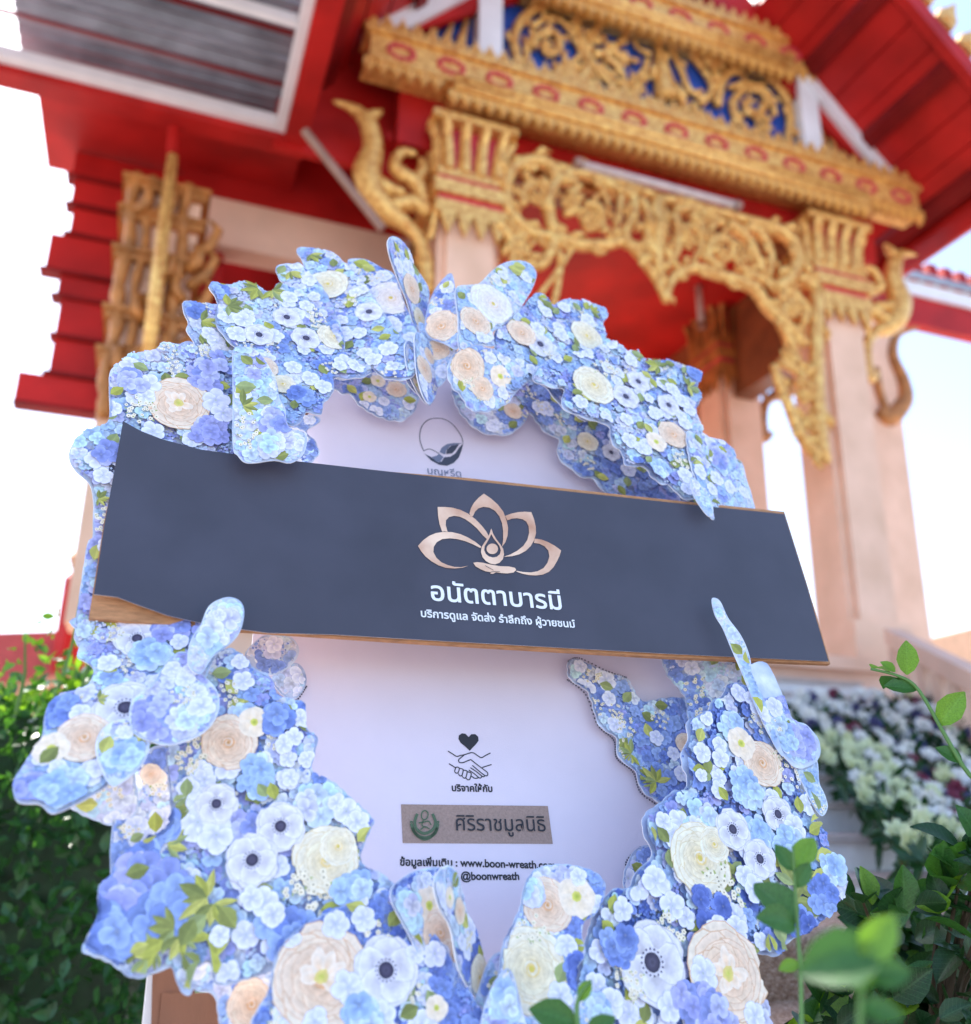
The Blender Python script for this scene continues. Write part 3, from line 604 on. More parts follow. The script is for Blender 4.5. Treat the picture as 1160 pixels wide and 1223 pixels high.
# ------------------------------------------------------------------ the card wreath
BC = np.array([.02169955, 1.21356446, 1.2770385]); E1 = nrm(np.array([.94242779, .33437057, .00511608])); E2 = nrm(np.array([-.09406739, .250387, .96356509])); NN = np.cross(E1, E2)
wr = thing('paper_wreath', at_d(570, 1240, 1.12)*np.array([1, 1, 0])+Z*.3, 'large die-cut card funeral wreath printed with blue and cream flowers, carrying a dark name board', 'wreath')
class Plane:
    def __init__(s, px, py, h, a=0, b=0, bend=0):
        s.n = nrm(NN+E1*a+E2*b); s.o = onplane(px, py, BC+NN*h, NN)
        s.e1 = nrm(E1-s.n*np.dot(E1, s.n)); s.e2 = np.cross(s.n, s.e1); s.bend = bend
    def loc(s, px, py): X = onplane(px, py, s.o, s.n)-s.o; return np.array([X@s.e1, X@s.e2])
    def locs(s, P): return np.array([s.loc(*p_) for p_ in P])
    def P(s, x, y, k=0):
        return s.o+s.e1*x+s.e2*y+s.n*(k+s.bend*x*x*(1 if s.bend else 0))
def poly_sheet(mb, pl, L_, th, k0=0, step=None):
    """sheet of thickness th from a 2D outline; interior points let it bend"""
    n = len(L_); pts = [Vector(p_) for p_ in L_]
    if step:
        mn, mx = L_.min(0), L_.max(0)
        for gx in np.arange(mn[0]+step/2, mx[0], step):
            for gy in np.arange(mn[1]+step/2, mx[1], step):
                if pip(gx, gy, L_) and np.min(np.sum((L_-[gx, gy])**2, 1)) > (step*.4)**2: pts.append(Vector((gx, gy)))
    r = delaunay_2d_cdt(pts, [], [list(range(n))], 1, 1e-6)
    vs = [tuple(v) for v in r[0]]; fs = r[2]
    top = [pl.P(x_, y_, k0) for x_, y_ in vs]; bot = [pl.P(x_, y_, k0-th) for x_, y_ in vs]
    fs = [list(f) if (vs[f[1]][0]-vs[f[0]][0])*(vs[f[2]][1]-vs[f[0]][1])-(vs[f[1]][1]-vs[f[0]][1])*(vs[f[2]][0]-vs[f[0]][0]) > 0 else list(f)[::-1] for f in fs]
    m_ = len(vs); mb.add(top+bot, fs, mi=0); mb.f += []
    o = len(mb.v)-2*m_; mb.f += [[i+o+m_ for i in f[::-1]] for f in fs]; mb.m += [1]*len(fs)
    ft = [pl.P(x_, y_, k0) for x_, y_ in L_]; fb_ = [pl.P(x_, y_, k0-th) for x_, y_ in L_]
    mb.add(ft+fb_, [(i, (i+1) % n, (i+1) % n+n, i+n) for i in range(n)], mi=1)
def srgb(*c): return np.array([(v/255/12.92 if v/255 <= .04045 else ((v/255+.055)/1.055)**2.4) for v in c])
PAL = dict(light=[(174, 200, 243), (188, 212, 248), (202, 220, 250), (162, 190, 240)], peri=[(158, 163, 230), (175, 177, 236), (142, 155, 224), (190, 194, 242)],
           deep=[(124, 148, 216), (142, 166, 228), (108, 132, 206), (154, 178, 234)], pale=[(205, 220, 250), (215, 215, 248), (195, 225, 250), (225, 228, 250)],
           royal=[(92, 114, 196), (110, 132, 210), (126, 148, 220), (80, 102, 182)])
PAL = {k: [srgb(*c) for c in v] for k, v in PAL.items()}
GREENS = [srgb(150, 156, 84), srgb(178, 180, 82), srgb(134, 142, 78), srgb(196, 194, 104), srgb(158, 170, 112)]
class Print:
    def __init__(s, pl, out, mb, seed): s.pl, s.out, s.mb, s.r, s.c, s.N = pl, out, mb, random.Random(seed), 0, len(out)
    def ins(s, P):
        x, y = P[:, 0][:, None], P[:, 1][:, None]; A = s.out; B = np.roll(A, -1, 0)
        cr = ((A[:, 1] > y) != (B[:, 1] > y)) & (x < (B[:, 0]-A[:, 0])*(y-A[:, 1])/(B[:, 1]-A[:, 1]+1e-12)+A[:, 0])
        return (cr.sum(1) % 2 == 1)
    def poly(s, P, cin, cout, ctr=None, force=False):
        P = np.array(P)
        if not force:
            i = s.ins(P)
            if not i.all():
                if i.mean() < .5: return
                c = P[i].mean(0)
                for f_ in (.75, .5, .25):
                    Q = np.where(i[:, None], P, c+(P-c)*f_)
                    if s.ins(Q).all(): P = Q; break
                else: return
        s.c += 1; k = .0004+s.c*1.1e-6; c = P.mean(0) if ctr is None else np.array(ctr); n = len(P)
        s.mb.add([s.pl.P(c[0], c[1], k)]+[s.pl.P(a, b, k) for a, b in P], [(0, i+1, (i+1) % n+1) for i in range(n)], [cin]+([cout]*n if np.ndim(cout) == 1 else list(cout)))
    def petal(s, x, y, L_, Wd, a, cin, cout, tip=.1, base=0, edge=None):
        c_, s_ = math.cos(a), math.sin(a); T = [(0, .12), (.2, .34), (.5, .5), (.78, .46), (.95, .26), (1, tip*.0)]
        pts = [(t*L_+base, w_*Wd) for t, w_ in T]+[(t*L_+base, -w_*Wd) for t, w_ in T[::-1][1:]]
        pts = [(p_[0]*(1+s.r.uniform(-.04, .04)), p_[1]*(1+s.r.uniform(-.08, .08))) for p_ in pts]
        Q = [(x+c_*p_[0]-s_*p_[1], y+s_*p_[0]+c_*p_[1]) for p_ in pts]
        if edge is not None: s.poly([(x+c_*(p_[0]*1.0+L_*.02)-s_*p_[1]*1.05, y+s_*(p_[0]*1.0+L_*.02)+c_*p_[1]*1.05) for p_ in pts], edge, edge, (x+c_*(base+L_*.35), y+s_*(base+L_*.35)))
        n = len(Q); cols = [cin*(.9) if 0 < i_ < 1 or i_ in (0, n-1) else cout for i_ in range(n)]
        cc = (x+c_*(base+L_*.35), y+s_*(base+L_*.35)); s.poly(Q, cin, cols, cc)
    def disc(s, x, y, r_, cin, cout, n=8, j=.1): s.poly([(x+r_*math.cos(2*math.pi*i/n)*(1+s.r.uniform(-j, j)), y+r_*math.sin(2*math.pi*i/n)*(1+s.r.uniform(-j, j))) for i in range(n)], cin, cout)
    def hyd(s, x, y, r_, pal):
        c = s.r.choice(PAL[pal]); a0 = s.r.uniform(0, 1.5)
        for k in range(4):
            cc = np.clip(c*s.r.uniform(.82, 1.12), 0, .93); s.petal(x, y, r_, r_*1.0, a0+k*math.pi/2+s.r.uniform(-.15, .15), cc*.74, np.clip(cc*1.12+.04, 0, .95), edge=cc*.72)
        s.disc(x, y, r_*.11, c*.6, c*.4+.2, 5)
    def dust(s, x, y, r_, pal):
        for k in range(11):
            a, d = s.r.uniform(0, 6.3), r_*math.sqrt(s.r.random()); s.disc(x+d*math.cos(a), y+d*math.sin(a), r_*s.r.uniform(.10, .26), s.r.choice(PAL[pal])*s.r.uniform(.75, 1.05), s.r.choice(PAL[pal]), 5, .35)
    def anem(s, x, y, r_, sq=1, a0=None):
        w0, w1 = srgb(205, 200, 212), srgb(242, 240, 250); a0 = s.r.uniform(0, 1) if a0 is None else a0
        for ly in range(2):
            for k in range(5 if ly else 6):
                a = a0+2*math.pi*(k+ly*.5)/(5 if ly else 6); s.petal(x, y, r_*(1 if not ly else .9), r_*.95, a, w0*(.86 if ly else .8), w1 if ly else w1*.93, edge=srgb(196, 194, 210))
        s.disc(x, y, r_*.36, srgb(150, 145, 170), srgb(225, 222, 235), 12, .25)
        for k in range(16):
            a = k*2*math.pi/16; s.disc(x+math.cos(a)*r_*.31, y+math.sin(a)*r_*.31, r_*.035, srgb(60, 60, 90), srgb(70, 70, 100), 4)
        s.disc(x, y, r_*.235, srgb(95, 88, 115), srgb(52, 48, 72), 12, .04); s.disc(x, y, r_*.10, srgb(70, 65, 90), srgb(90, 85, 110), 7)
    def rose(s, x, y, r_, kind='peach'):
        ci, co, ed = dict(peach=(srgb(238, 180, 132), srgb(252, 218, 186), srgb(253, 232, 212)), cream=(srgb(244, 215, 150), srgb(250, 235, 204), srgb(252, 243, 224)), white=(srgb(245, 220, 195), srgb(248, 240, 238), srgb(250, 248, 252)))[kind]
        for ly in range(7):
            f_ = 1-ly*.135; n = 7-ly//2; t = ly/6
            for k in range(n):
                a = 2*math.pi*(k+.5*(ly % 2)+s.r.uniform(-.12, .12))/n; rr = r_*f_
                col = co*(1-t)+ci*t; e_ = ed*(1-t*.5)+ci*t*.5
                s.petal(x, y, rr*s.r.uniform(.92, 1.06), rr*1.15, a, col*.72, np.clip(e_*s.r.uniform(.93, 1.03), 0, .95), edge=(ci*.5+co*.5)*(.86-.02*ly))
        for k in range(5):
            a = k*1.7; rr = r_*(.22-.035*k); s.disc(x+r_*.02*math.cos(a), y+r_*.02*math.sin(a), rr, ci*(.75 if k % 2 else 1.0), (ed if k % 2 else ci)*.95, 9, .06)
        if kind != 'peach': s.disc(x, y, r_*.10, srgb(215, 205, 90), srgb(235, 200, 110), 6)
        else: s.disc(x, y, r_*.05, srgb(190, 150, 70), srgb(215, 160, 110), 6)
    def small(s, x, y, r_):
        for k in range(5): s.petal(x, y, r_, r_*1.1, k*1.257+s.r.uniform(-.1, .1), srgb(248, 225, 195), srgb(252, 235, 215))
        s.disc(x, y, r_*.26, srgb(170, 185, 60), srgb(235, 225, 120), 7)
    def bell(s, x, y, r_):
        a0 = s.r.uniform(0, 6)
        for k in range(5): s.petal(x, y, r_*s.r.uniform(.85, 1.1), r_*.95, a0+k*1.257, srgb(205, 208, 236), srgb(244, 244, 254), .0, edge=srgb(178, 188, 228))
        s.disc(x, y, r_*.12, srgb(170, 180, 190), srgb(210, 215, 220), 6)
    def dots(s, x, y, r_):
        for k in range(int(14)):
            a, d = s.r.uniform(0, 6.3), r_*math.sqrt(s.r.random()); X, Y = x+d*math.cos(a), y+d*math.sin(a); q_ = max(.0022, r_*.16)
            if s.r.random() < .4: s.petal(X, Y, q_*2, q_*.6, a, srgb(150, 170, 90), srgb(180, 190, 110))
            for j in range(5): s.petal(X, Y, q_, q_*.9, j*1.257+a, srgb(240, 225, 190), srgb(250, 242, 225))
            s.disc(X, Y, q_*.25, srgb(70, 60, 50), srgb(90, 80, 60), 5)
    def leaf(s, x, y, L_, a, wd=.42):
        c = s.r.choice(GREENS); c_, s_ = math.cos(a), math.sin(a)
        for sg, m_ in ((1, 1.), (-1, .78)):
            pts = [(0, 0), (.25, .32*sg), (.5, .42*sg), (.75, .28*sg), (1, 0)]; Q = [(x+L_*(c_*p_[0]-s_*p_[1]*wd*2), y+L_*(s_*p_[0]+c_*p_[1]*wd*2)) for p_ in pts]
            s.poly(Q, c*m_, np.clip(c*m_*1.15, 0, 1))
    def spray(s, x, y, r_, a0=None, n=7):
        a0 = s.r.uniform(0, 6) if a0 is None else a0
        for k in range(n): s.leaf(x, y, r_*s.r.uniform(.7, 1.05), a0+(k-(n-1)/2)*.62+s.r.uniform(-.15, .15), s.r.uniform(.17, .27))
    def peony(s, x, y, r_):
        s.rose(x, y, r_, 'peach')
        for k in range(10): s.petal(x, y, r_*s.r.uniform(.3, .6), r_*.25, s.r.uniform(0, 6.3), srgb(250, 215, 180), srgb(253, 235, 218))
        s.disc(x, y, r_*.16, srgb(205, 205, 90), srgb(240, 215, 140), 7, .2)
def scallop(P, amp, lam, seed):
    r = random.Random(seed); d = np.linalg.norm(np.roll(P, -1, 0)-P, axis=1); S = np.r_[0, np.cumsum(d)]; tot = S[-1]; n = int(tot/2.6)
    t = np.linspace(0, tot, n, endpoint=False); Pc = np.vstack([P, P[:1]]); Q = np.c_[np.interp(t, S, Pc[:, 0]), np.interp(t, S, Pc[:, 1])]
    T = np.roll(Q, -2, 0)-np.roll(Q, 2, 0); T /= np.linalg.norm(T, axis=1)[:, None]+1e-9; Nn = np.c_[T[:, 1], -T[:, 0]]
    area = .5*np.sum(Q[:, 0]*np.roll(Q[:, 1], -1)-np.roll(Q[:, 0], -1)*Q[:, 1]); Nn *= 1 if area > 0 else -1
    ph = 0; off = []
    for i in range(n): ph += tot/n/lam*math.pi*(1+.35*math.sin(i*.07+seed)); off.append(amp*(abs(math.sin(ph))-.6))
    return Q+Nn*np.array(off)[:, None]
M['sheet'] = mat('printed_blue_ground', (.34, .42, .76), .5, 0, .28, 38, 0, 60, (.56, .64, .90))
M['sheet_pale'] = mat('pale_printed_ground', (.50, .62, .90), .5, 0, .2, 30, 0, 60, (.72, .76, .93))
pid = [0]
def panel(out, h, a=0, b=0, bend=0, amp=1.6, lam=17, keys=(), mix=None, fill=1.0, pale=False, th=.0014, label=None, clip=None):
    pid[0] += 1; seed = pid[0]; P = scallop(catmull(out, 4), amp, lam, seed) if amp else catmull(out, 4)
    c = P.mean(0); pl = Plane(c[0], c[1], h, a, b, bend); L_ = pl.locs(P); mb = MB()
    poly_sheet(mb, pl, L_, th, 0, .03 if bend else None)
    o = mb.build('floral_panel', [M['sheet_pale' if pale else 'sheet'], M['cardedge']], wr)
    if label: o['label'] = label
    mb = MB(); ctr = L_.mean(0); inner = L_+(ctr-L_)/np.linalg.norm(ctr-L_, axis=1)[:, None]*.0012
    if clip: pr = Print(pl, pl.locs(clip), mb, seed)
    else: pr = Print(pl, inner, mb, seed)
    sc = np.linalg.norm(pl.loc(c[0]+1, c[1])-pl.loc(c[0], c[1])+0); sy = np.linalg.norm(pl.loc(c[0], c[1]+1)-pl.loc(c[0], c[1])); s1 = (sc+sy)/2
    s1 = np.linalg.norm(pl.o-CAM)/1150*.98
    mix = mix or dict(light=3.8, peri=1.1, deep=1.0, pale=3.8)
    ks = list(mix); mn, mx = L_.min(0), L_.max(0); st_ = .0088/fill; cells = []
    gy = mn[1]
    while gy < mx[1]:
        gx = mn[0]
        while gx < mx[0]: cells.append((gx+pr.r.uniform(-.5, .5)*st_, gy+pr.r.uniform(-.5, .5)*st_)); gx += st_
        gy += st_
    C = np.array(cells); ok = pr.ins(C); C = C[ok]; pr.r.shuffle(cells)
    idx = list(range(len(C))); pr.r.shuffle(idx)
    f1, f2 = pr.r.uniform(0, 6), pr.r.uniform(0, 6)
    late = []
    for i in idx:
        x_, y_ = C[i]; v = (math.sin(x_*38+f1)+math.sin(y_*33+f2)+math.sin((x_+y_)*27+f1*2)+3)/6
        v = min(.999, max(0, v+pr.r.uniform(-.22, .22))); tot = sum(mix.values()); acc = 0
        for k_ in ks:
            acc += mix[k_]/tot
            if v < acc: break
        u_ = pr.r.random()
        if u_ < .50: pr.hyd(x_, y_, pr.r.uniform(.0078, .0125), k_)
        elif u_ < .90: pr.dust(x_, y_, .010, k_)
        elif u_ < .935: late.append(('bell', x_, y_))
        elif u_ < .97: late.append(('leaf', x_, y_))
        elif u_ < .978: late.append(('dots', x_, y_))
    for k_, x_, y_ in late:
        if k_ == 'bell': pr.bell(x_, y_, pr.r.uniform(.010, .016))
        elif k_ == 'leaf': pr.leaf(x_, y_, .022, pr.r.uniform(0, 6.3))
        else: pr.dots(x_, y_, .014)
    for k_ in keys:
        x_, y_ = pl.loc(k_[1], k_[2]); r_ = k_[3]*s1*dict(bell=.76, anem=.92, big=.9).get(k_[0], 1); k0 = k_[0]
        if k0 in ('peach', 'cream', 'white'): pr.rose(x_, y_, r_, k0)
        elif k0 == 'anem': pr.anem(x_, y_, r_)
        elif k0 == 'bell': pr.bell(x_, y_, r_)
        elif k0 == 'dots': pr.dots(x_, y_, r_)
        elif k0 == 'small': pr.small(x_, y_, r_)
        elif k0 == 'peony': pr.peony(x_, y_, r_)
        elif k0 == 'spray': pr.spray(x_, y_, r_, *(k_[4:]))
        elif k0 == 'leaf': pr.leaf(x_, y_, r_, k_[4])
        elif k0 == 'big':                                            # cluster of large hydrangea florets
            for j in range(14): aa, dd = pr.r.uniform(0, 6.3), r_*math.sqrt(pr.r.random()); pr.hyd(x_+dd*math.cos(aa), y_+dd*math.sin(aa), (.0125 if k_[1] > 220 or k_[2] < 980 else .0185)*pr.r.uniform(.85, 1.1), k_[4])
    mb.build('printed_flowers', M['prt'], o, False, True); return o, pl

# back board with its print
BP = Plane(560, 800, -.125); bo = [(300, 780), (330, 560), (400, 465), (480, 430), (560, 425), (650, 450), (740, 540), (840, 640), (890, 800), (880, 1000), (800, 1130), (700, 1230), (430, 1230), (330, 1060), (290, 900)]
mb = MB(); poly_sheet(mb, BP, BP.locs(catmull(bo, 4)), .004); bk = mb.build('back_board', [M['board'], M['cardedge']], wr)
def ink(pl, parent, name, m, loops, k=.0006):
    """flat print: closed loops (pixels measured on the photo), holes allowed"""
    cu = bpy.data.curves.new(name, 'CURVE'); cu.dimensions = '2D'; cu.fill_mode = 'BOTH'
    for lp in loops:
        L_ = pl.locs(lp); sp = cu.splines.new('POLY'); sp.points.add(len(L_)-1); sp.use_cyclic_u = True
        for i, p_ in enumerate(L_): sp.points[i].co = (p_[0]*100, p_[1]*100, 0, 1)
    return curve_to_print(cu, pl, parent, name, m, k)
def curve_to_print(cu, pl, parent, name, m, k, xf=None, bw=0):
    ob = bpy.data.objects.new('tmp', cu); COL.objects.link(ob); bpy.context.view_layer.update()
    me = bpy.data.meshes.new_from_object(ob.evaluated_get(bpy.context.evaluated_depsgraph_get())); n = len(me.vertices)
    co = np.zeros(n*3); me.vertices.foreach_get('co', co); co = co.reshape(-1, 3)
    fs = [list(p_.vertices) for p_ in me.polygons]; bpy.data.objects.remove(ob)
    pts = co[:, :2]/100 if xf is None else xf(co[:, :2])
    x = MB(); x.add([pl.P(a, b, k) for a, b in pts], fs)
    if bw:                                                              # stroke weight along the glyph outlines
        cnt = {}
        for f in fs:
            for i in range(len(f)): e = tuple(sorted((f[i], f[(i+1) % len(f)]))); cnt[e] = cnt.get(e, 0)+1
        for i, (e, c_) in enumerate(cnt.items()):
            if c_ != 1: continue
            a, b = pts[e[0]], pts[e[1]]; d = b-a; l_ = np.linalg.norm(d)
            if l_ < 1e-7: continue
            d = d/l_; v = np.array([-d[1], d[0]])*bw; a = a-d*bw*.6; b = b+d*bw*.6; kk = k+1e-5+(i % 9)*4e-6
            x.add([pl.P(*(a+v), kk), pl.P(*(a-v), kk), pl.P(*(b-v), kk), pl.P(*(b+v), kk)], [(0, 1, 2, 3)])
    return x.build(name, m, parent)
def strokes(pl, parent, name, m, lines, wpx, k=.0006):
    x = MB()
    for ln in lines:
        P = catmull(ln, 4, False) if len(ln) > 2 else np.array(ln, float); L_ = pl.locs(P); hw = wpx*1.2e-3/2
        T = np.gradient(L_, axis=0); T /= np.linalg.norm(T, axis=1)[:, None]; Nn = np.c_[-T[:, 1], T[:, 0]]*hw; n = len(L_)
        x.add([pl.P(a, b, k) for a, b in L_+Nn]+[pl.P(a, b, k) for a, b in L_-Nn], [(i, i+1, n+i+1, n+i) for i in range(n-1)])
    return x.build(name, m, parent)
def text(pl, parent, body, p0, p1, m, name='lettering', bold=.02, k=.0007, hs=1.0, font=None):
    """one line whose baseline runs from photo point p0 to p1"""
    cu = bpy.data.curves.new(name, 'FONT'); cu.body = body; cu.size = 1
    a, b = pl.loc(*p0), pl.loc(*p1)
    def xf(co):
        x0, x1 = co[:, 0].min(), co[:, 0].max(); s_ = np.linalg.norm(b-a)/(x1-x0); d = (b-a)/np.linalg.norm(b-a); v = np.array([-d[1], d[0]])
        return a+np.outer((co[:, 0]-x0)*s_, d)+np.outer(co[:, 1]*s_*hs, v)
    return curve_to_print(cu, pl, parent, name, m, k, xf, bold*.0145*1.3)
c4 = lambda pts, ox, oy, s_: [(ox+s_*x_, oy+s_*y_) for x_, y_ in pts]
# leaf emblem on top of the board
cc = lambda pts: c4(pts, 480, 480, .1034)
strokes(BP, bk, 'emblem_ring', M['inkgrey'], [cc([(252, 568), (225, 500), (208, 430), (212, 340), (245, 262), (310, 208), (400, 190), (500, 205), (590, 265), (650, 340), (690, 410), (706, 475)]), cc([(252, 568), (310, 545), (370, 565), (430, 600)])], 1.1)
ink(BP, bk, 'emblem_leaf', M['inkgrey'], [cc([(262, 600), (340, 640), (420, 700), (460, 690), (490, 640), (560, 635), (620, 595), (660, 530), (710, 480), (690, 560), (660, 640), (600, 705), (520, 740), (430, 728), (340, 680)])])
ink(BP, bk, 'emblem_leaf', M['inklight'], [cc([(435, 580), (460, 530), (520, 490), (600, 478), (705, 480), (560, 510), (510, 560), (500, 608), (470, 600)]), cc([(345, 638), (400, 625), (430, 600), (480, 640), (440, 695), (400, 695)])], .0008)
ink(BP, bk, 'emblem_leaf', M['inkgrey'], [cc([(510, 606), (520, 555), (570, 510), (660, 492), (615, 560), (580, 598)])], .0009)
text(BP, bk, 'บุญหรีด', (511, 566), (551, 570), M['inklight'], bold=.01)
# heart, handshake, plaque and lines of print
hc_ = lambda pts: c4(pts, 500, 860, .1034)
ink(BP, bk, 'heart', M['ink'], [hc_([(590, 358), (540, 310), (485, 265), (460, 220), (465, 180), (500, 155), (540, 160), (578, 198), (610, 165), (655, 165), (688, 195), (692, 240), (660, 285), (620, 325)])])
HS = [[(338, 360), (395, 395), (440, 422), (480, 412), (530, 402), (620, 378), (680, 412), (725, 436), (775, 410), (830, 382)], [(530, 402), (490, 435), (462, 462), (470, 490), (510, 494), (560, 475), (602, 458)], [(602, 458), (680, 520), (760, 580), (795, 610), (795, 640), (765, 642), (690, 585), (620, 525)],
      [(765, 645), (740, 655), (670, 600), (598, 552)], [(730, 655), (705, 672), (640, 620), (580, 580)], [(690, 670), (650, 675), (610, 650)], [(735, 550), (790, 532), (842, 516)], [(350, 506), (390, 530), (425, 552)],
      [(425, 552), (445, 545), (470, 560), (455, 610), (430, 612), (416, 592), (430, 552)], [(470, 560), (500, 565), (515, 580), (500, 640), (475, 645), (460, 620)], [(515, 580), (545, 585), (560, 600), (545, 665), (520, 670), (500, 645)], [(560, 600), (590, 605), (608, 625), (590, 685), (565, 690), (545, 668)]]
strokes(BP, bk, 'handshake', M['ink'], [hc_(l) for l in HS], 1.15)
text(BP, bk, 'บริจาคให้กับ', (540, 945), (588, 946), M['ink'], bold=.022)
mb = MB(); poly_sheet(mb, Plane(570, 984, -.125), Plane(570, 984, -.125).locs([(479, 961), (654, 963), (660, 1008), (481, 1007)]), .0008, .0012); pq = mb.build('plaque', [M['plaque'], M['plaque']], bk)
BP3 = Plane(570, 984, -.123)
t_ = text(BP3, bk, 'ศิริราชมูลนิธิ', (545, 992), (652, 993), M['ink'], bold=.006, hs=1.05)
ec = lambda pts: c4(pts, 465, 945, .181)
strokes(BP3, bk, 'plaque_emblem', M['inkgreen'], [ec([(145, 215), (165, 270), (200, 300), (235, 308), (275, 298), (305, 268), (322, 215)]), ec([(150, 240), (175, 285), (235, 318), (295, 285), (318, 240)]), ec([(185, 150), (168, 200), (180, 250), (230, 280), (285, 255), (305, 205), (285, 150)])], 3.0)
strokes(BP3, bk, 'plaque_emblem', M['inkgreen'], [ec([(215, 140), (235, 128), (255, 145), (250, 175), (230, 190), (212, 172), (215, 140)]), ec([(195, 210), (225, 205), (260, 200), (275, 225)]), ec([(205, 255), (235, 235), (265, 250)]), ec([(225, 192), (215, 225), (240, 240)]), ec([(145, 215), (140, 200), (155, 205)]), ec([(322, 215), (326, 200), (312, 205)])], 1.3)
text(BP, bk, 'ข้อมูลเพิ่มเติม :', (478, 1034), (546, 1035), M['ink'], bold=.022)
text(BP, bk, 'www.boon-wreath.com', (550, 1035), (663, 1038), M['ink'], bold=.02)
text(BP, bk, '@boonwreath', (551, 1051), (620, 1051), M['ink'], bold=.02)

# rear layers, their shade put into a deeper blue print mix
shademix = dict(light=2, peri=1.2, deep=3, pale=2)
panel([(394, 449), (433, 415), (470, 425), (500, 440), (500, 480), (486, 500), (472, 503), (450, 497), (428, 483), (420, 472), (404, 468)], -.098, keys=[('peach', 473, 466, 13), ('small', 451, 456, 10), ('small', 441, 475, 9)], mix=shademix)
panel([(540, 465), (547, 488), (556, 500), (568, 512), (585, 519), (607, 519), (619, 512), (636, 490), (650, 455), (600, 430), (550, 440)], -.098, keys=[('peach', 612, 492, 12), ('bell', 590, 508, 12)], mix=shademix)
panel([(600, 455), (650, 450), (690, 465), (735, 500), (785, 555), (840, 590), (865, 625), (780, 625), (735, 600), (721, 587), (709, 573), (694, 569), (677, 556), (666, 544), (667, 524), (652, 517), (636, 497)], -.096, keys=[('anem', 728, 543, 14), ('leaf', 684, 505, 18, .5), ('leaf', 672, 532, 16, 1), ('cream', 700, 530, 14)], mix=shademix)
panel([(345, 498), (379, 498), (381, 506), (366, 514), (378, 529), (380, 545), (355, 560), (330, 550)], -.096, mix=shademix)
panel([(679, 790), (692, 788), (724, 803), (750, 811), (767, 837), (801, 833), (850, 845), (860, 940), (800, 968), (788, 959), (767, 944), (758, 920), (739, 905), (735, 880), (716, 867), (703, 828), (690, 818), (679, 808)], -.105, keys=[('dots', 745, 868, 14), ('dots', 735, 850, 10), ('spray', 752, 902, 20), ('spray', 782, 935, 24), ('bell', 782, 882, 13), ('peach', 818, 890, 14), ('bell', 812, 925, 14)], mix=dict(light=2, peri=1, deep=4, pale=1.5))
x = MB()                                                               # perforation line beside it
perf = Plane(740, 880, -.1235)
for ln in ([(678, 812), (700, 830), (714, 866), (733, 884), (737, 906), (756, 922), (765, 946), (786, 962)], [(679, 790), (692, 786), (724, 801), (748, 809)], [(330, 836), (352, 838), (366, 820)], [(752, 1055), (748, 1030), (765, 1012)]):
    L_ = perf.locs(catmull(ln, 8, False)); 
    for a, b in L_: x.add([perf.P(a+.0011*i, b+.0011*j, 0) for i, j in ((-1, -1), (1, -1), (1, 1), (-1, 1))], [(0, 1, 2, 3)])
tag(x.build('perforation', M['inkgrey'], bk), kind='stuff')
panel([(780, 770), (790, 788), (797, 807), (818, 833), (824, 866), (850, 870), (900, 830), (900, 770)], -.06, a=-.5, keys=[('dots', 830, 820, 14), ('dots', 838, 845, 14), ('leaf', 850, 795, 20, 1)], mix=shademix)
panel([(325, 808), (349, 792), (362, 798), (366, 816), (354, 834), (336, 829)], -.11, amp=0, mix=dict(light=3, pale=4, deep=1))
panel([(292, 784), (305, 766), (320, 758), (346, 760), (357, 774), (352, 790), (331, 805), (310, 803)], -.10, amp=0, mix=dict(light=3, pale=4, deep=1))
panel([(745, 1060), (755, 1020), (775, 1010), (800, 1030), (780, 1090)], -.105, amp=1, mix=shademix)
# fan at the top left, back to front
panel([(196, 415), (213, 410), (232, 410), (260, 440), (240, 480), (200, 460)], -.05, mix=dict(deep=3, light=2))
panel([(415, 314), (423, 309), (438, 310), (457, 320), (472, 329), (485, 365), (500, 400), (505, 440), (480, 430), (450, 400), (425, 350)], -.045, a=-.25, amp=0, keys=[('leaf', 422, 314, 24, -.3), ('leaf', 432, 318, 20, -.5), ('white', 467, 357, 28), ('anem', 446, 378, 16), ('bell', 445, 352, 11), ('bell', 430, 335, 10)])
panel([(354, 299), (361, 295), (376, 297), (399, 303), (411, 313), (440, 345), (470, 390), (497, 430), (490, 452), (460, 452), (443, 438), (443, 446), (425, 451), (399, 451), (380, 420), (363, 350), (365, 325), (361, 312)], -.035, a=-.3, b=.1, amp=1, keys=[('spray', 372, 306, 22, -.8, 4), ('cream', 392, 342, 27), ('bell', 420, 320, 13), ('bell', 425, 352, 12), ('anem', 441, 375, 20), ('dots', 418, 360, 12), ('bell', 430, 400, 14), ('bell', 408, 385, 12)])
panel([(329, 321), (337, 315), (349, 315), (361, 316), (390, 350), (410, 400), (410, 440), (385, 440), (350, 370), (341, 342), (334, 334)], -.028, a=-.2, amp=1, keys=[('spray', 347, 325, 20, -1, 4), ('bell', 375, 355, 12), ('bell', 385, 375, 10), ('anem', 400, 405, 10)])
panel([(218, 362), (225, 359), (241, 362), (256, 363), (300, 380), (330, 470), (300, 480), (240, 445), (232, 410), (222, 394), (225, 385), (219, 372)], -.025, a=.2, amp=1, keys=[('big', 228, 370, 9, 'deep'), ('spray', 240, 385, 22, 0, 5), ('spray', 238, 402, 18, -.3, 4), ('bell', 258, 410, 17), ('bell', 250, 400, 15), ('anem', 264, 422, 14)])
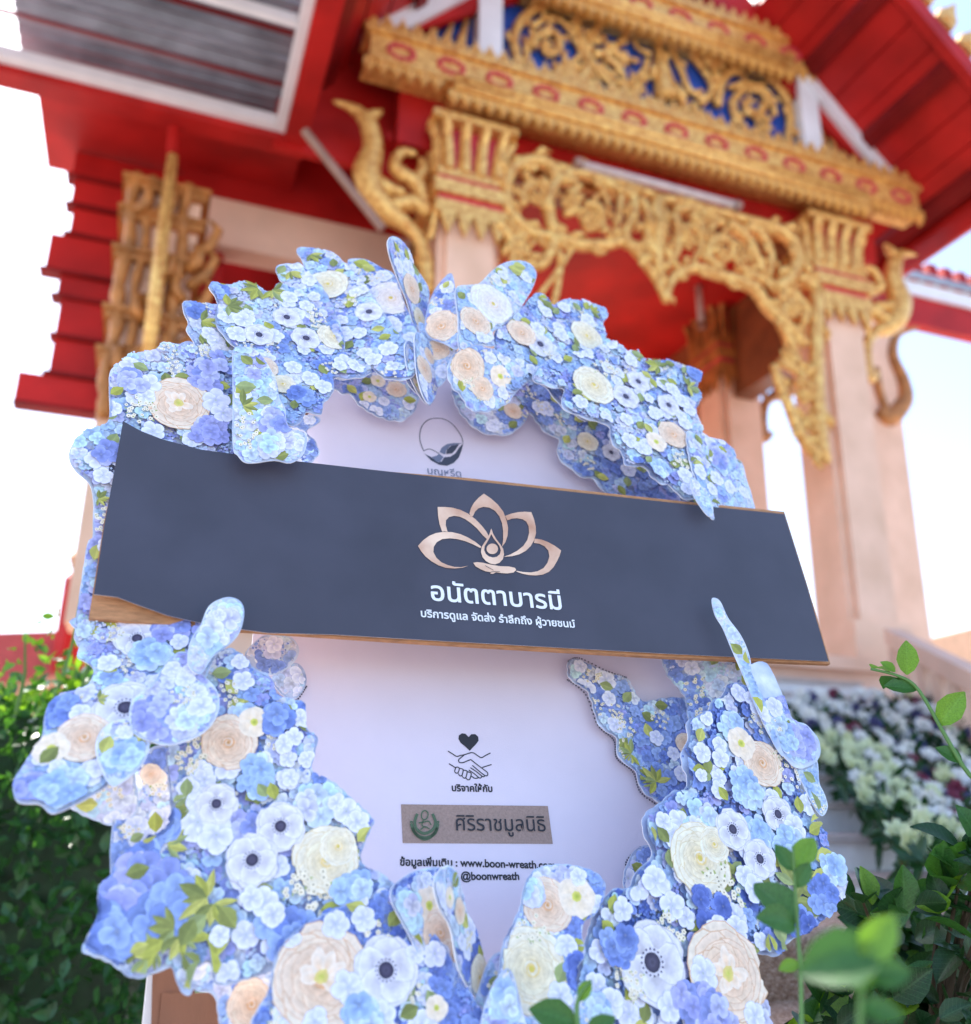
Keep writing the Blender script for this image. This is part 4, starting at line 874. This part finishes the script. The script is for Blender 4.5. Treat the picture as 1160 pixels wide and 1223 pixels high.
panel([(250, 340), (258, 339), (272, 340), (289, 336), (303, 339), (316, 346), (326, 348), (330, 340), (337, 339), (350, 345), (380, 370), (410, 420), (440, 446), (420, 452), (399, 452), (399, 466), (392, 477), (386, 481), (384, 495), (366, 493), (355, 508), (335, 500), (315, 450), (285, 420), (262, 395), (257, 377), (260, 362), (251, 346)], -.01, b=.1, amp=1.3, keys=[
    ('big', 258, 350, 9, 'deep'), ('spray', 308, 348, 27, 3.3, 6), ('spray', 325, 350, 24, -.6, 6), ('spray', 272, 368, 24, 0.2, 6), ('leaf', 275, 392, 20, -.8), ('bell', 290, 385, 20), ('bell', 283, 402, 18), ('bell', 345, 358, 17), ('bell', 365, 368, 14),
    ('anem', 342, 382, 20), ('anem', 309, 403, 20), ('anem', 365, 407, 21), ('dots', 383, 380, 17), ('dots', 375, 385, 14), ('cream', 400, 405, 23), ('peach', 316, 442, 16), ('cream', 337, 462, 15), ('leaf', 286, 440, 22, .6), ('leaf', 283, 448, 22, 0), ('bell', 370, 455, 16), ('bell', 386, 465, 15), ('bell', 350, 442, 15), ('big', 360, 475, 12, 'deep'), ('leaf', 350, 492, 15, 1.5), ('bell', 425, 440, 15), ('bell', 405, 440, 13)])
# narrow standing leaves and centre cards
panel([(463, 294), (464, 286), (469, 282), (479, 286), (489, 299), (496, 319), (505, 331), (513, 348), (511, 370), (508, 403), (498, 400), (486, 360), (477, 338), (467, 311)], -.005, a=1.0, b=-.2, amp=0, keys=[('leaf', 470, 290, 14, -.5), ('peach', 491, 345, 20), ('bell', 484, 318, 12), ('cream', 500, 380, 14)])
panel([(516, 352), (525, 338), (538, 326), (543, 338), (547, 370), (548, 415), (530, 410), (510, 401), (508, 380)], 0, a=-.6, amp=0, keys=[('peach', 527, 390, 26), ('leaf', 530, 345, 14, 1), ('dots', 522, 362, 9)])
panel([(544, 345), (561, 340), (573, 338), (588, 323), (602, 314), (619, 311), (633, 315), (641, 326), (638, 340), (632, 352), (621, 369), (604, 386), (588, 398), (590, 413), (568, 412), (549, 418), (547, 380)], .002, a=.25, amp=0, pale=True, keys=[('white', 588, 364, 31), ('peach', 567, 385, 22), ('leaf', 606, 320, 26, 0), ('leaf', 612, 318, 22, .3), ('bell', 628, 333, 12), ('bell', 600, 330, 11), ('bell', 575, 405, 13)], mix=dict(light=4, pale=4, deep=.4))
panel([(590, 400), (605, 385), (622, 368), (640, 350), (652, 356), (660, 366), (667, 360), (684, 357), (706, 363), (723, 369), (727, 377), (721, 384), (720, 390), (725, 398), (723, 406), (732, 409), (736, 440), (705, 500), (687, 495), (672, 487), (650, 461), (632, 455), (610, 470), (595, 440)], -.02, a=.15, amp=1.2, keys=[
    ('leaf', 640, 358, 26, 0), ('leaf', 645, 362, 20, -.5), ('cream', 699, 404, 24), ('anem', 643, 414, 22), ('spray', 704, 374, 18, .3, 4), ('bell', 672, 370, 14), ('bell', 650, 375, 13), ('bell', 668, 402, 15), ('bell', 640, 395, 14), ('dots', 656, 430, 13), ('bell', 668, 440, 15), ('peach', 620, 400, 20), ('bell', 700, 430, 14)])
panel([(636, 452), (655, 430), (700, 420), (732, 409), (746, 420), (760, 420), (765, 428), (775, 432), (787, 430), (802, 432), (819, 441), (834, 446), (836, 453), (833, 463), (837, 477), (831, 490), (836, 502), (839, 514), (850, 550), (840, 590), (825, 597), (814, 594), (800, 580), (790, 578), (777, 568), (770, 558), (748, 556), (743, 541), (731, 529), (727, 509), (706, 502), (687, 495), (672, 487), (671, 477), (674, 465), (660, 463)], -.005, a=.1, b=.05, amp=1.3, keys=[
    ('cream', 706, 464, 29), ('dots', 720, 445, 18), ('anem', 759, 460, 19), ('anem', 744, 478, 21), ('anem', 795, 488, 19), ('peach', 800, 523, 22), ('small', 780, 532, 15), ('dots', 812, 556, 17), ('bell', 815, 572, 16), ('spray', 783, 442, 26, 2.5, 7), ('spray', 818, 465, 22, .2, 6), ('leaf', 750, 424, 20, -.3), ('leaf', 680, 474, 17, .4),
    ('bell', 750, 435, 15), ('bell', 800, 470, 17), ('bell', 812, 484, 16), ('bell', 745, 505, 13), ('bell', 748, 530, 15), ('bell', 762, 540, 14), ('big', 825, 450, 8, 'deep'), ('big', 780, 565, 10, 'light'), ('leaf', 768, 556, 14, .8), ('bell', 690, 485, 14)])
panel([(534, 442), (545, 420), (570, 412), (600, 422), (625, 440), (622, 458), (608, 480), (590, 490), (572, 492), (560, 488), (550, 472), (540, 462)], .004, a=.2, b=-.25, amp=1.5, keys=[('peach', 557, 437, 27), ('peach', 575, 464, 17), ('small', 597, 450, 16), ('dots', 560, 458, 9), ('bell', 600, 470, 12), ('bell', 585, 428, 13)])
panel([(477, 425), (490, 415), (505, 440), (503, 470), (494, 466), (482, 448)], -.03, a=.8, amp=0, keys=[('peach', 487, 440, 14), ('small', 480, 430, 9)])
panel([(484, 410), (489, 407), (494, 414), (502, 440), (514, 478), (512, 484), (502, 474), (489, 449), (484, 425)], -.015, a=1.0, amp=0, keys=[('peach', 494, 440, 14), ('small', 497, 460, 10)])
panel([(496, 398), (510, 404), (520, 425), (523, 450), (521, 472), (513, 483), (504, 470), (497, 440)], -.008, a=.9, amp=0, keys=[('peach', 506, 440, 18), ('peach', 512, 425, 12)])
panel([(500, 385), (520, 395), (545, 408), (540, 440), (524, 462), (518, 440), (508, 415)], -.02, a=-.2, amp=0, mix=dict(light=3, pale=3), keys=[('peach', 522, 418, 16)])
# right shoulder
panel([(881, 548), (893, 576), (899, 595), (901, 625), (850, 620), (840, 570)], -.02, a=.3, amp=0, pale=True, fill=.7, mix=dict(light=4, pale=5))
panel([(820, 517), (832, 518), (846, 522), (861, 525), (876, 536), (881, 553), (885, 580), (860, 606), (842, 592), (826, 560)], -.008, a=.25, amp=.8, pale=True, keys=[('big', 858, 548, 22, 'light'), ('big', 855, 545, 14, 'peri'), ('bell', 855, 572, 15), ('bell', 850, 585, 13)], mix=dict(light=4, peri=2, pale=4))
panel([(825, 571), (832, 573), (845, 590), (851, 602), (852, 614), (847, 617), (838, 607), (828, 590)], 0.022, a=.1, amp=0, pale=True, mix=dict(light=4, pale=3), label='small pale blue petal tip lapping over the name board')
# left side: tall outer panel and the flap lying over the board
panel([(130, 500), (130, 450), (140, 435), (162, 422), (186, 417), (193, 411), (210, 414), (250, 420), (320, 430), (345, 500), (330, 600), (160, 760), (104, 775), (90, 765), (90, 745), (104, 650), (110, 647), (111, 596), (106, 577), (92, 565), (83, 550), (84, 535), (95, 520), (112, 513)], -.022, a=.05, amp=.6, lam=30, pale=True, keys=[
    ('peony', 212, 488, 40), ('bell', 175, 465, 22), ('bell', 172, 480, 18), ('dots', 170, 500, 18), ('dots', 162, 492, 14), ('big', 245, 452, 28, 'peri'), ('big', 155, 462, 14, 'peri'), ('leaf', 131, 478, 20, .8), ('leaf', 124, 505, 16, .4), ('big', 250, 520, 22, 'peri'), ('bell', 256, 485, 24), ('bell', 265, 500, 20), ('big', 128, 548, 10, 'peri'), ('bell', 122, 575, 16), ('spray', 117, 602, 14, 0, 6), ('dots', 117, 620, 14), ('dots', 118, 632, 12)], mix=dict(light=3, peri=1.5, pale=5))
panel([(278, 419), (292, 414), (306, 418), (318, 432), (330, 455), (334, 475), (341, 488), (342, 500), (347, 512), (363, 516), (367, 526), (362, 543), (347, 553), (328, 550), (304, 553), (292, 552), (284, 544), (278, 532), (278, 470)], .030, a=-.05, amp=0, pale=True, keys=[('leaf', 281, 470, 28, .7), ('leaf', 281, 462, 26, .1), ('spray', 290, 485, 26, .4, 5), ('dots', 300, 508, 17), ('dots', 298, 525, 16), ('big', 330, 505, 14, 'peri'), ('big', 320, 530, 16, 'pale')], mix=dict(light=2, peri=1, pale=6), label='pale flap of the wreath folded over the top edge of the name board')

# lower left
panel([(137, 965), (165, 905), (201, 893), (206, 960), (206, 1060), (137, 1060)], -.04, amp=0, keys=[('small', 187, 930, 12), ('peach', 180, 925, 12), ('dots', 190, 945, 12), ('dots', 155, 992, 10), ('leaf', 155, 1005, 16, .5)], mix=shademix)
panel([(75, 955), (109, 935), (150, 900), (165, 950), (160, 975), (137, 987), (111, 979), (95, 972)], -.03, b=-.4, amp=1, pale=True, mix=dict(pale=5, light=1))
panel([(273, 1245), (262, 1222), (258, 1195), (251, 1186), (229, 1180), (226, 1150), (240, 1100), (300, 1090), (340, 1160), (340, 1245)], -.035, amp=1, keys=[('peach', 300, 1200, 26)], mix=dict(light=2, pale=3, deep=1))
panel([(201, 890), (247, 860), (247, 792), (258, 779), (276, 774), (292, 784), (305, 799), (320, 805), (328, 818), (331, 830), (346, 834), (362, 838), (366, 850), (366, 868), (378, 879), (379, 889), (374, 910), (375, 923), (399, 934), (422, 955), (446, 978), (443, 991), (433, 1015), (433, 1033), (459, 1046), (480, 1070), (490, 1130), (400, 1160), (330, 1160), (262, 1178), (251, 1150), (232, 1160), (229, 1188), (215, 1183), (207, 1160), (199, 1157), (171, 1168), (154, 1167), (130, 1150), (102, 1139), (98, 1131), (117, 1092), (116, 1070), (119, 1057), (132, 1046), (137, 1026), (160, 1010), (201, 990), (202, 940)], -.002, a=-.05, amp=1.3, keys=[
    ('big', 290, 870, 20, 'light'), ('dots', 272, 832, 17), ('peach', 272, 890, 33), ('small', 303, 866, 20), ('dots', 226, 905, 20), ('dots', 222, 915, 14), ('big', 330, 862, 12, 'deep'), ('bell', 350, 884, 16), ('bell', 338, 893, 17), ('bell', 313, 912, 17), ('bell', 365, 910, 15), ('bell', 346, 932, 15), ('big', 308, 930, 20, 'light'), ('leaf', 318, 955, 20, 2.2), ('leaf', 328, 958, 22, 1.9),
    ('big', 380, 960, 22, 'pale'), ('bell', 412, 972, 24), ('bell', 425, 985, 20), ('bell', 400, 962, 16), ('leaf', 425, 1008, 24, .8), ('leaf', 420, 1024, 18, .1), ('big', 285, 995, 18, 'peri'), ('bell', 240, 960, 26), ('bell', 236, 985, 30), ('bell', 258, 1000, 28), ('bell', 225, 945, 20), ('anem', 258, 963, 27), ('leaf', 205, 965, 20, .6), ('leaf', 203, 978, 22, .3), ('leaf', 222, 955, 22, 1.6), ('spray', 200, 1012, 26, .0, 4),
    ('big', 188, 985, 12, 'deep'), ('big', 155, 1030, 18, 'deep'), ('big', 180, 1060, 30, 'peri'), ('big', 140, 1085, 26, 'peri'), ('big', 130, 1120, 26, 'deep'), ('big', 200, 1090, 26, 'deep'), ('leaf', 165, 1005, 20, .2), ('leaf', 150, 1048, 26, .3), ('cream', 388, 1030, 38), ('cream', 402, 1014, 22), ('anem', 334, 990, 32), ('anem', 300, 1030, 33), ('dots', 370, 1068, 26), ('dots', 355, 1058, 20),
    ('big', 340, 1110, 26, 'deep'), ('bell', 315, 1080, 22), ('bell', 325, 1095, 20), ('bell', 300, 1075, 18), ('spray', 247, 1075, 36, 2.9, 6), ('spray', 255, 1082, 30, -1.2, 5), ('spray', 208, 1112, 32, 3.2, 5), ('spray', 218, 1120, 30, -1.4, 5), ('spray', 188, 1140, 28, 3.4, 5), ('leaf', 262, 1105, 34, -1.6), ('leaf', 250, 1135, 34, -1.5), ('bell', 262, 1120, 16), ('leaf', 228, 1165, 24, -1.4), ('leaf', 246, 1095, 30, -2.4), ('leaf', 262, 1085, 30, -.9), ('leaf', 232, 1100, 30, -2.0), ('leaf', 195, 1125, 28, -2.6), ('leaf', 218, 1140, 28, -.8), ('leaf', 176, 1148, 24, -2.2), ('leaf', 238, 1148, 26, -1.9), ('leaf', 155, 1140, 20, .4),
    ('big', 420, 1065, 18, 'light'), ('bell', 432, 1098, 20), ('big', 400, 1120, 20, 'royal')])
panel([(314, 1245), (322, 1180), (330, 1140), (355, 1110), (400, 1085), (450, 1065), (468, 1062), (500, 1090), (530, 1130), (565, 1190), (570, 1245)], .022, a=.05, b=.1, amp=1.3, keys=[('peony', 383, 1168, 56), ('dots', 450, 1122, 20), ('dots', 485, 1182, 18), ('anem', 460, 1160, 42), ('bell', 433, 1098, 20), ('bell', 400, 1105, 22), ('bell', 415, 1180, 24), ('bell', 455, 1215, 22), ('big', 430, 1218, 16, 'light'), ('bell', 345, 1120, 18), ('bell', 495, 1140, 16), ('small', 520, 1205, 14), ('bell', 375, 1222, 20)], mix=dict(light=2.5, peri=1, deep=2.6, royal=1.5, pale=1))
# left wing
panel([(88, 738), (97, 759), (92, 783), (99, 789), (111, 798), (110, 809), (101, 820), (75, 828), (62, 837), (53, 853), (50, 878), (34, 904), (17, 930), (16, 948), (23, 959), (47, 961), (62, 972), (80, 966), (109, 951), (134, 935), (160, 920), (176, 891), (220, 860), (250, 800), (262, 752), (200, 735)], .012, a=-.12, b=.26, amp=.5, lam=30, keys=[
    ('anem', 164, 765, 30), ('dots', 135, 758, 14), ('bell', 130, 795, 18), ('big', 182, 785, 20, 'light'), ('big', 205, 755, 16, 'peri'), ('big', 70, 850, 16, 'deep'), ('bell', 97, 855, 18), ('anem', 150, 848, 40), ('peach', 101, 884, 30), ('small', 62, 897, 20), ('leaf', 48, 915, 26, .9), ('bell', 70, 920, 14), ('big', 35, 945, 14, 'peri'), ('big', 75, 945, 24, 'light'), ('bell', 115, 920, 16), ('big', 185, 880, 16, 'peri'), ('spray', 118, 838, 14, .3, 5), ('bell', 215, 770, 16)], mix=dict(light=3.5, peri=2, pale=4, deep=.8))
panel([(119, 915), (114, 891), (122, 871), (142, 859), (160, 862), (176, 880), (178, 895), (168, 915), (145, 935), (132, 938)], .040, a=-.12, b=.26, amp=0, pale=True, keys=[('big', 150, 905, 16, 'light'), ('bell', 150, 875, 14)])
panel([(154, 855), (158, 836), (170, 826), (186, 812), (196, 795), (212, 779), (226, 781), (236, 797), (246, 809), (259, 824), (262, 845), (253, 865), (233, 881), (202, 890), (181, 886), (160, 876)], .032, a=-.1, b=.26, amp=0, pale=True, keys=[('big', 192, 855, 26, 'peri'), ('big', 225, 860, 18, 'pale'), ('bell', 240, 845, 22), ('bell', 205, 800, 18), ('bell', 222, 812, 18), ('dots', 218, 832, 14), ('bell', 230, 800, 16)], mix=dict(light=3, peri=3, pale=4))
panel([(235, 752), (240, 745), (248, 726), (259, 717), (274, 713), (287, 718), (292, 731), (287, 754), (274, 770), (253, 786), (240, 805), (225, 795), (226, 770)], .034, a=.1, amp=0, pale=True, keys=[('big', 275, 735, 12, 'pale'), ('big', 255, 760, 14, 'pale'), ('bell', 262, 735, 12)], mix=dict(light=3, pale=5, peri=1), label='rounded pale petal standing up over the lower edge of the name board')
# bottom centre
panel([(466, 1070), (483, 1047), (509, 1037), (530, 1040), (545, 1080), (560, 1150), (565, 1200), (530, 1200), (490, 1120)], .012, a=.4, amp=0, keys=[('small', 512, 1082, 22), ('peach', 525, 1115, 26), ('peach', 540, 1150, 26), ('bell', 525, 1140, 18), ('bell', 508, 1050, 12), ('big', 490, 1090, 14, 'pale')], mix=dict(light=3, pale=2, royal=1))
panel([(518, 1058), (523, 1042), (535, 1033), (545, 1041), (553, 1065), (558, 1088), (569, 1109), (579, 1145), (585, 1181), (580, 1199), (563, 1185), (547, 1155), (538, 1109), (525, 1085)], .035, a=1.1, b=-.1, amp=0, pale=True, keys=[('small', 536, 1072, 12), ('cream', 572, 1168, 26), ('dots', 560, 1125, 12), ('peach', 548, 1088, 14), ('bell', 550, 1125, 14)], mix=dict(light=3, pale=3, royal=.7))
panel([(560, 1245), (572, 1180), (590, 1140), (615, 1150), (640, 1245)], .01, amp=0, keys=[('dots', 597, 1205, 16), ('bell', 575, 1215, 14)])
panel([(622, 1080), (625, 1061), (636, 1041), (655, 1033), (683, 1033), (710, 1041), (723, 1055), (721, 1074), (710, 1094), (697, 1102), (696, 1122), (700, 1141), (688, 1166), (700, 1245), (590, 1245), (594, 1180), (600, 1130), (610, 1108)], .03, a=.0, b=.1, amp=1, keys=[('peach', 653, 1082, 31), ('small', 688, 1072, 25), ('bell', 690, 1048, 15), ('bell', 612, 1110, 14), ('cream', 634, 1158, 44), ('dots', 634, 1112, 18), ('bell', 676, 1130, 19), ('bell', 668, 1190, 20), ('leaf', 665, 1175, 26, 1.0), ('big', 690, 1160, 12, 'royal'), ('big', 632, 1062, 10, 'pale')], mix=dict(light=3, pale=3, royal=1, deep=1))
panel([(575, 1245), (582, 1190), (600, 1160), (612, 1162), (622, 1200), (628, 1245)], .045, a=-.6, amp=0, keys=[('big', 605, 1190, 14, 'light')])
# lower right
panel([(846, 848), (849, 838), (863, 831), (868, 819), (880, 815), (891, 820), (899, 840), (925, 880), (950, 915), (954, 934), (960, 959), (969, 978), (981, 992), (985, 1012), (996, 1021), (1008, 1043), (1006, 1058), (1002, 1076), (985, 1098), (959, 1115), (934, 1132), (929, 1143), (899, 1140), (899, 1165), (906, 1245), (690, 1245), (700, 1120), (727, 1066), (752, 1060), (757, 1045), (779, 1021), (771, 1002), (767, 985), (771, 971), (788, 959), (805, 944), (817, 944), (821, 930), (815, 915), (814, 898), (822, 884), (820, 872), (823, 860)], .0, a=.08, amp=1.3, keys=[
    ('dots', 900, 866, 15), ('big', 868, 872, 14, 'light'), ('peach', 903, 915, 30), ('small', 878, 892, 22), ('bell', 888, 838, 14), ('bell', 895, 850, 14), ('dots', 936, 930, 16), ('dots', 925, 900, 12), ('bell', 832, 903, 18), ('bell', 853, 910, 17), ('bell', 873, 928, 14), ('bell', 851, 948, 16), ('bell', 830, 930, 12), ('big', 885, 945, 20, 'light'), ('leaf', 862, 960, 20, 2.1),
    ('bell', 805, 985, 20), ('bell', 795, 1000, 22), ('bell', 785, 985, 16), ('leaf', 792, 1010, 22, 2.2), ('big', 830, 985, 22, 'pale'), ('big', 900, 1000, 16, 'light'), ('anem', 921, 976, 26), ('bell', 940, 990, 22), ('bell', 945, 1005, 18), ('leaf', 948, 975, 22, 1.5), ('leaf', 960, 985, 24, .2), ('leaf', 958, 998, 22, .4), ('cream', 828, 1028, 40), ('cream', 845, 1012, 20), ('anem', 867, 994, 27), ('anem', 899, 1029, 26), ('dots', 855, 1065, 26), ('dots', 862, 1075, 22),
    ('bell', 775, 1055, 24), ('bell', 795, 1085, 22), ('bell', 880, 1050, 18), ('bell', 893, 1065, 22), ('big', 840, 1085, 22, 'royal'), ('big', 935, 1015, 18, 'light'), ('spray', 940, 1060, 38, 1.2, 6), ('spray', 938, 1080, 38, -1.2, 7), ('leaf', 965, 1030, 34, .2), ('leaf', 960, 1050, 34, -.1), ('big', 985, 1040, 16, 'light'), ('big', 975, 1075, 20, 'deep'), ('big', 950, 1110, 16, 'royal'), ('leaf', 918, 1100, 28, -1.5), ('leaf', 925, 1120, 26, -1.3), ('leaf', 908, 1118, 24, -1.5),
    ('dots', 790, 1115, 20), ('dots', 785, 1120, 14), ('anem', 770, 1152, 46), ('dots', 742, 1172, 16), ('dots', 750, 1180, 14), ('big', 730, 1130, 16, 'deep'), ('bell', 850, 1115, 24), ('bell', 835, 1130, 22), ('bell', 870, 1112, 20), ('peony', 860, 1165, 50), ('bell', 830, 1165, 24), ('bell', 790, 1205, 20), ('bell', 720, 1200, 22), ('big', 820, 1200, 22, 'peri'), ('big', 850, 1215, 20, 'peri'), ('bell', 890, 1215, 20), ('big', 700, 1215, 14, 'light')], mix=dict(light=3, peri=1.2, deep=2, pale=2.4, royal=.8))
panel([(894, 800), (896, 794), (916, 792), (934, 828), (946, 858), (964, 866), (979, 886), (977, 908), (955, 918), (938, 905), (915, 870), (900, 830)], .006, a=.1, amp=.4, pale=True, clip=[(905, 835), (937, 830), (946, 858), (964, 867), (978, 886), (976, 907), (955, 916), (938, 903), (918, 870)], keys=[('big', 955, 885, 20, 'peri'), ('big', 935, 880, 16, 'light'), ('bell', 925, 845, 18), ('dots', 922, 868, 12)], mix=dict(light=3, peri=3, pale=2))
panel([(950, 915), (962, 918), (976, 908), (979, 935), (985, 948), (989, 964), (982, 975), (971, 962), (958, 935)], -.006, a=.1, amp=0, pale=True, keys=[('leaf', 978, 972, 26, 1.7)], mix=dict(light=3, pale=3))
panel([(850, 717), (854, 714), (861, 719), (870, 738), (882, 754), (890, 768), (896, 785), (900, 806), (914, 838), (925, 868), (936, 902), (928, 895), (914, 868), (902, 843), (888, 808), (874, 776), (863, 750), (854, 735)], .034, a=-.45, amp=0, pale=True, keys=[('leaf', 895, 830, 26, -1.2)], mix=dict(light=4, pale=3), label='long pointed petal standing in front of the name board on the right')

# ------------------------------------------------------------------ the name board
def bpoly(name, pts, h0, th, mats, parent, lift=None):
    pl = Plane(540, 650, h0); L_ = pl.locs(pts)
    d = []; 
    for i in range(len(L_)):
        a, b = L_[i], L_[(i+1) % len(L_)]; n = max(1, int(np.linalg.norm(b-a)/.02)); d += [a+(b-a)*k/n for k in range(n)]
    L_ = np.array(d); x = MB(); 
    if lift: pl.P = lambda X, Y, k=0: pl.o+pl.e1*X+pl.e2*Y+pl.n*(k+lift(X, Y))
    poly_sheet(x, pl, L_, th, 0, .02); return x.build(name, mats, parent), pl
kb, kp = bpoly('name_board', [(146, 520), (300, 550), (560, 571), (800, 597), (937, 611), (965, 700), (992, 793), (800, 785), (500, 767), (250, 750), (106, 738), (124, 625)], -.004, .0075, [M['kraft'], M['kraft']], wr)
pl0 = Plane(540, 650, 0); corner = pl0.loc(110, 735); cor2 = pl0.loc(147, 506)
def lift(X, Y):
    d1 = math.hypot(X-corner[0], Y-corner[1]); d2 = math.hypot(X-cor2[0], Y-cor2[1]); return .011*max(0, 1-d1/.20)**2+.004*max(0, 1-d2/.12)**2
fs_, fp = bpoly('dark_face_sheet', [(147, 505), (168, 516), (193, 525), (240, 537), (300, 545), (330, 548), (560, 574), (800, 600), (937, 614), (964, 700), (990, 790), (800, 781), (500, 764), (400, 758), (320, 756), (250, 747), (200, 737), (160, 724), (140, 717), (112, 714), (125, 625)], .0008, .0006, [M['navy'], M['cardedge']], kb, lift)
NP = Plane(590, 680, .0008)
L5 = lambda pts: [tuple(p_) for p_ in catmull(c4(pts, 490, 580, .181), 2)]
def crest(pts): return c4(pts, 490, 580, .181)
LOT = [
 [(390, 185), (400, 150), (420, 115), (450, 82), (485, 55), (530, 85), (575, 125), (612, 172), (633, 225), (645, 280), (642, 330), (628, 375), (605, 405), (612, 360), (612, 300), (605, 250), (588, 205), (558, 168), (520, 147), (482, 142), (450, 152), (428, 172), (415, 200), (400, 212)],
 [(180, 143), (230, 143), (280, 148), (330, 162), (380, 186), (430, 224), (470, 265), (500, 303), (518, 335), (505, 355), (478, 330), (440, 285), (400, 250), (360, 222), (325, 207), (288, 202), (255, 210), (235, 232), (234, 265), (246, 307), (225, 303), (210, 306), (192, 255), (183, 200)],
 [(50, 400), (85, 362), (125, 333), (170, 315), (220, 307), (275, 309), (330, 322), (380, 344), (430, 374), (468, 405), (462, 414), (410, 388), (360, 368), (310, 355), (260, 350), (210, 355), (175, 375), (155, 405), (152, 440), (172, 478), (205, 508), (245, 526), (290, 538), (335, 540), (385, 530), (345, 544), (290, 549), (235, 545), (185, 528), (140, 502), (100, 470), (72, 436)],
 [(625, 202), (665, 187), (710, 177), (755, 174), (798, 177), (815, 220), (827, 270), (829, 315), (818, 360), (795, 400), (762, 432), (720, 455), (670, 468), (615, 472), (660, 456), (705, 432), (745, 400), (772, 360), (783, 315), (780, 270), (765, 240), (740, 224), (705, 217), (670, 220), (640, 232), (634, 218)],
 [(822, 352), (865, 358), (910, 375), (955, 400), (995, 430), (985, 465), (968, 500), (945, 540), (915, 570), (875, 589), (830, 595), (780, 592), (735, 582), (700, 570), (700, 564), (745, 572), (795, 575), (840, 567), (880, 545), (905, 510), (917, 470), (910, 430), (885, 402), (850, 385), (815, 380)],
]
for p_ in LOT: ink(NP, fs_, 'lotus_petal', M['rose'], [crest(p_)], .0009)
ink(NP, fs_, 'lotus_drop', M['rose'], [crest([(533, 285), (548, 325), (568, 358), (592, 388), (612, 420), (618, 455), (610, 488), (588, 512), (558, 523), (525, 517), (497, 500), (476, 475), (465, 440), (470, 408), (488, 378), (508, 350), (522, 320)]), crest([(533, 322), (548, 350), (568, 375), (588, 402), (596, 430), (590, 455), (570, 472), (545, 477), (518, 470), (497, 453), (487, 428), (490, 402), (505, 378), (520, 352)])], .0012)
ink(NP, fs_, 'lotus_pearl', M['rose'], [crest([(540+38*math.cos(a), 420+35*math.sin(a)) for a in np.linspace(0, 2*math.pi, 20, endpoint=False)])], .0012)
ink(NP, fs_, 'open_hand', M['rose'], [crest([(415, 512), (440, 507), (480, 512), (530, 524), (590, 534), (650, 536), (690, 545), (698, 560), (680, 576), (640, 582), (600, 580), (565, 574), (545, 585), (528, 584), (530, 574), (495, 568), (460, 553), (430, 535)])], .0011)
strokes(NP, fs_, 'hand_line', M['navy'], [crest([(492, 531), (530, 552), (548, 562)]), crest([(528, 574), (560, 570), (590, 572)])], .6, .0015)
text(NP, fs_, 'อนัตตาบารมี', (515.5, 717), (671, 728.5), M['inkwhite'], bold=.034, k=.0009)
text(NP, fs_, 'บริการดูแล จัดส่ง รำลึกถึง ผู้วายชนม์', (503, 737), (687, 750), M['inkwhite'], bold=.02, k=.0009)

# wooden easel behind
ea = thing('wooden_easel', at_d(215, 1223, 1.35)*np.array([1, 1, 0]), 'brown wooden easel legs holding up the wreath, one showing at the lower left', 'easel')
for (a, b), lab in ((((208, 1150), (204, 1420)), 1), (((800, 900), (870, 1400)), 2)):
    x = MB(); A_, B_ = onplane(*a, BC-NN*.165, NN), onplane(*b, BC-NN*.165, NN); t_ = B_[2]/(A_[2]-B_[2]+1e-9); B_ = B_-(A_-B_)*max(-1, min(3, t_))
    A_ = A_+(A_-B_)*.25
    x.prism([A_-E1*.022, A_+E1*.022, B_+E1*.022, B_-E1*.022], -NN*.03); x.build('leg', M['wood'], ea)
x = MB(); A_, B_ = onplane(250, 1195, BC-NN*.16, NN), onplane(860, 1195, BC-NN*.16, NN); x.prism([A_-E2*.03-E1*.05, B_-E2*.03, B_+E2*.01, A_+E2*.01-E1*.05], -NN*.02); x.build('ledge', M['wood'], ea)
x = MB(); A_ = onplane(176, 1165, BC-NN*.18, NN); x.prism([A_, A_+E1*.03, A_+E1*.03-E2*.5, A_-E2*.5], -NN*.02); x.build('side_board', M['white'], ea)
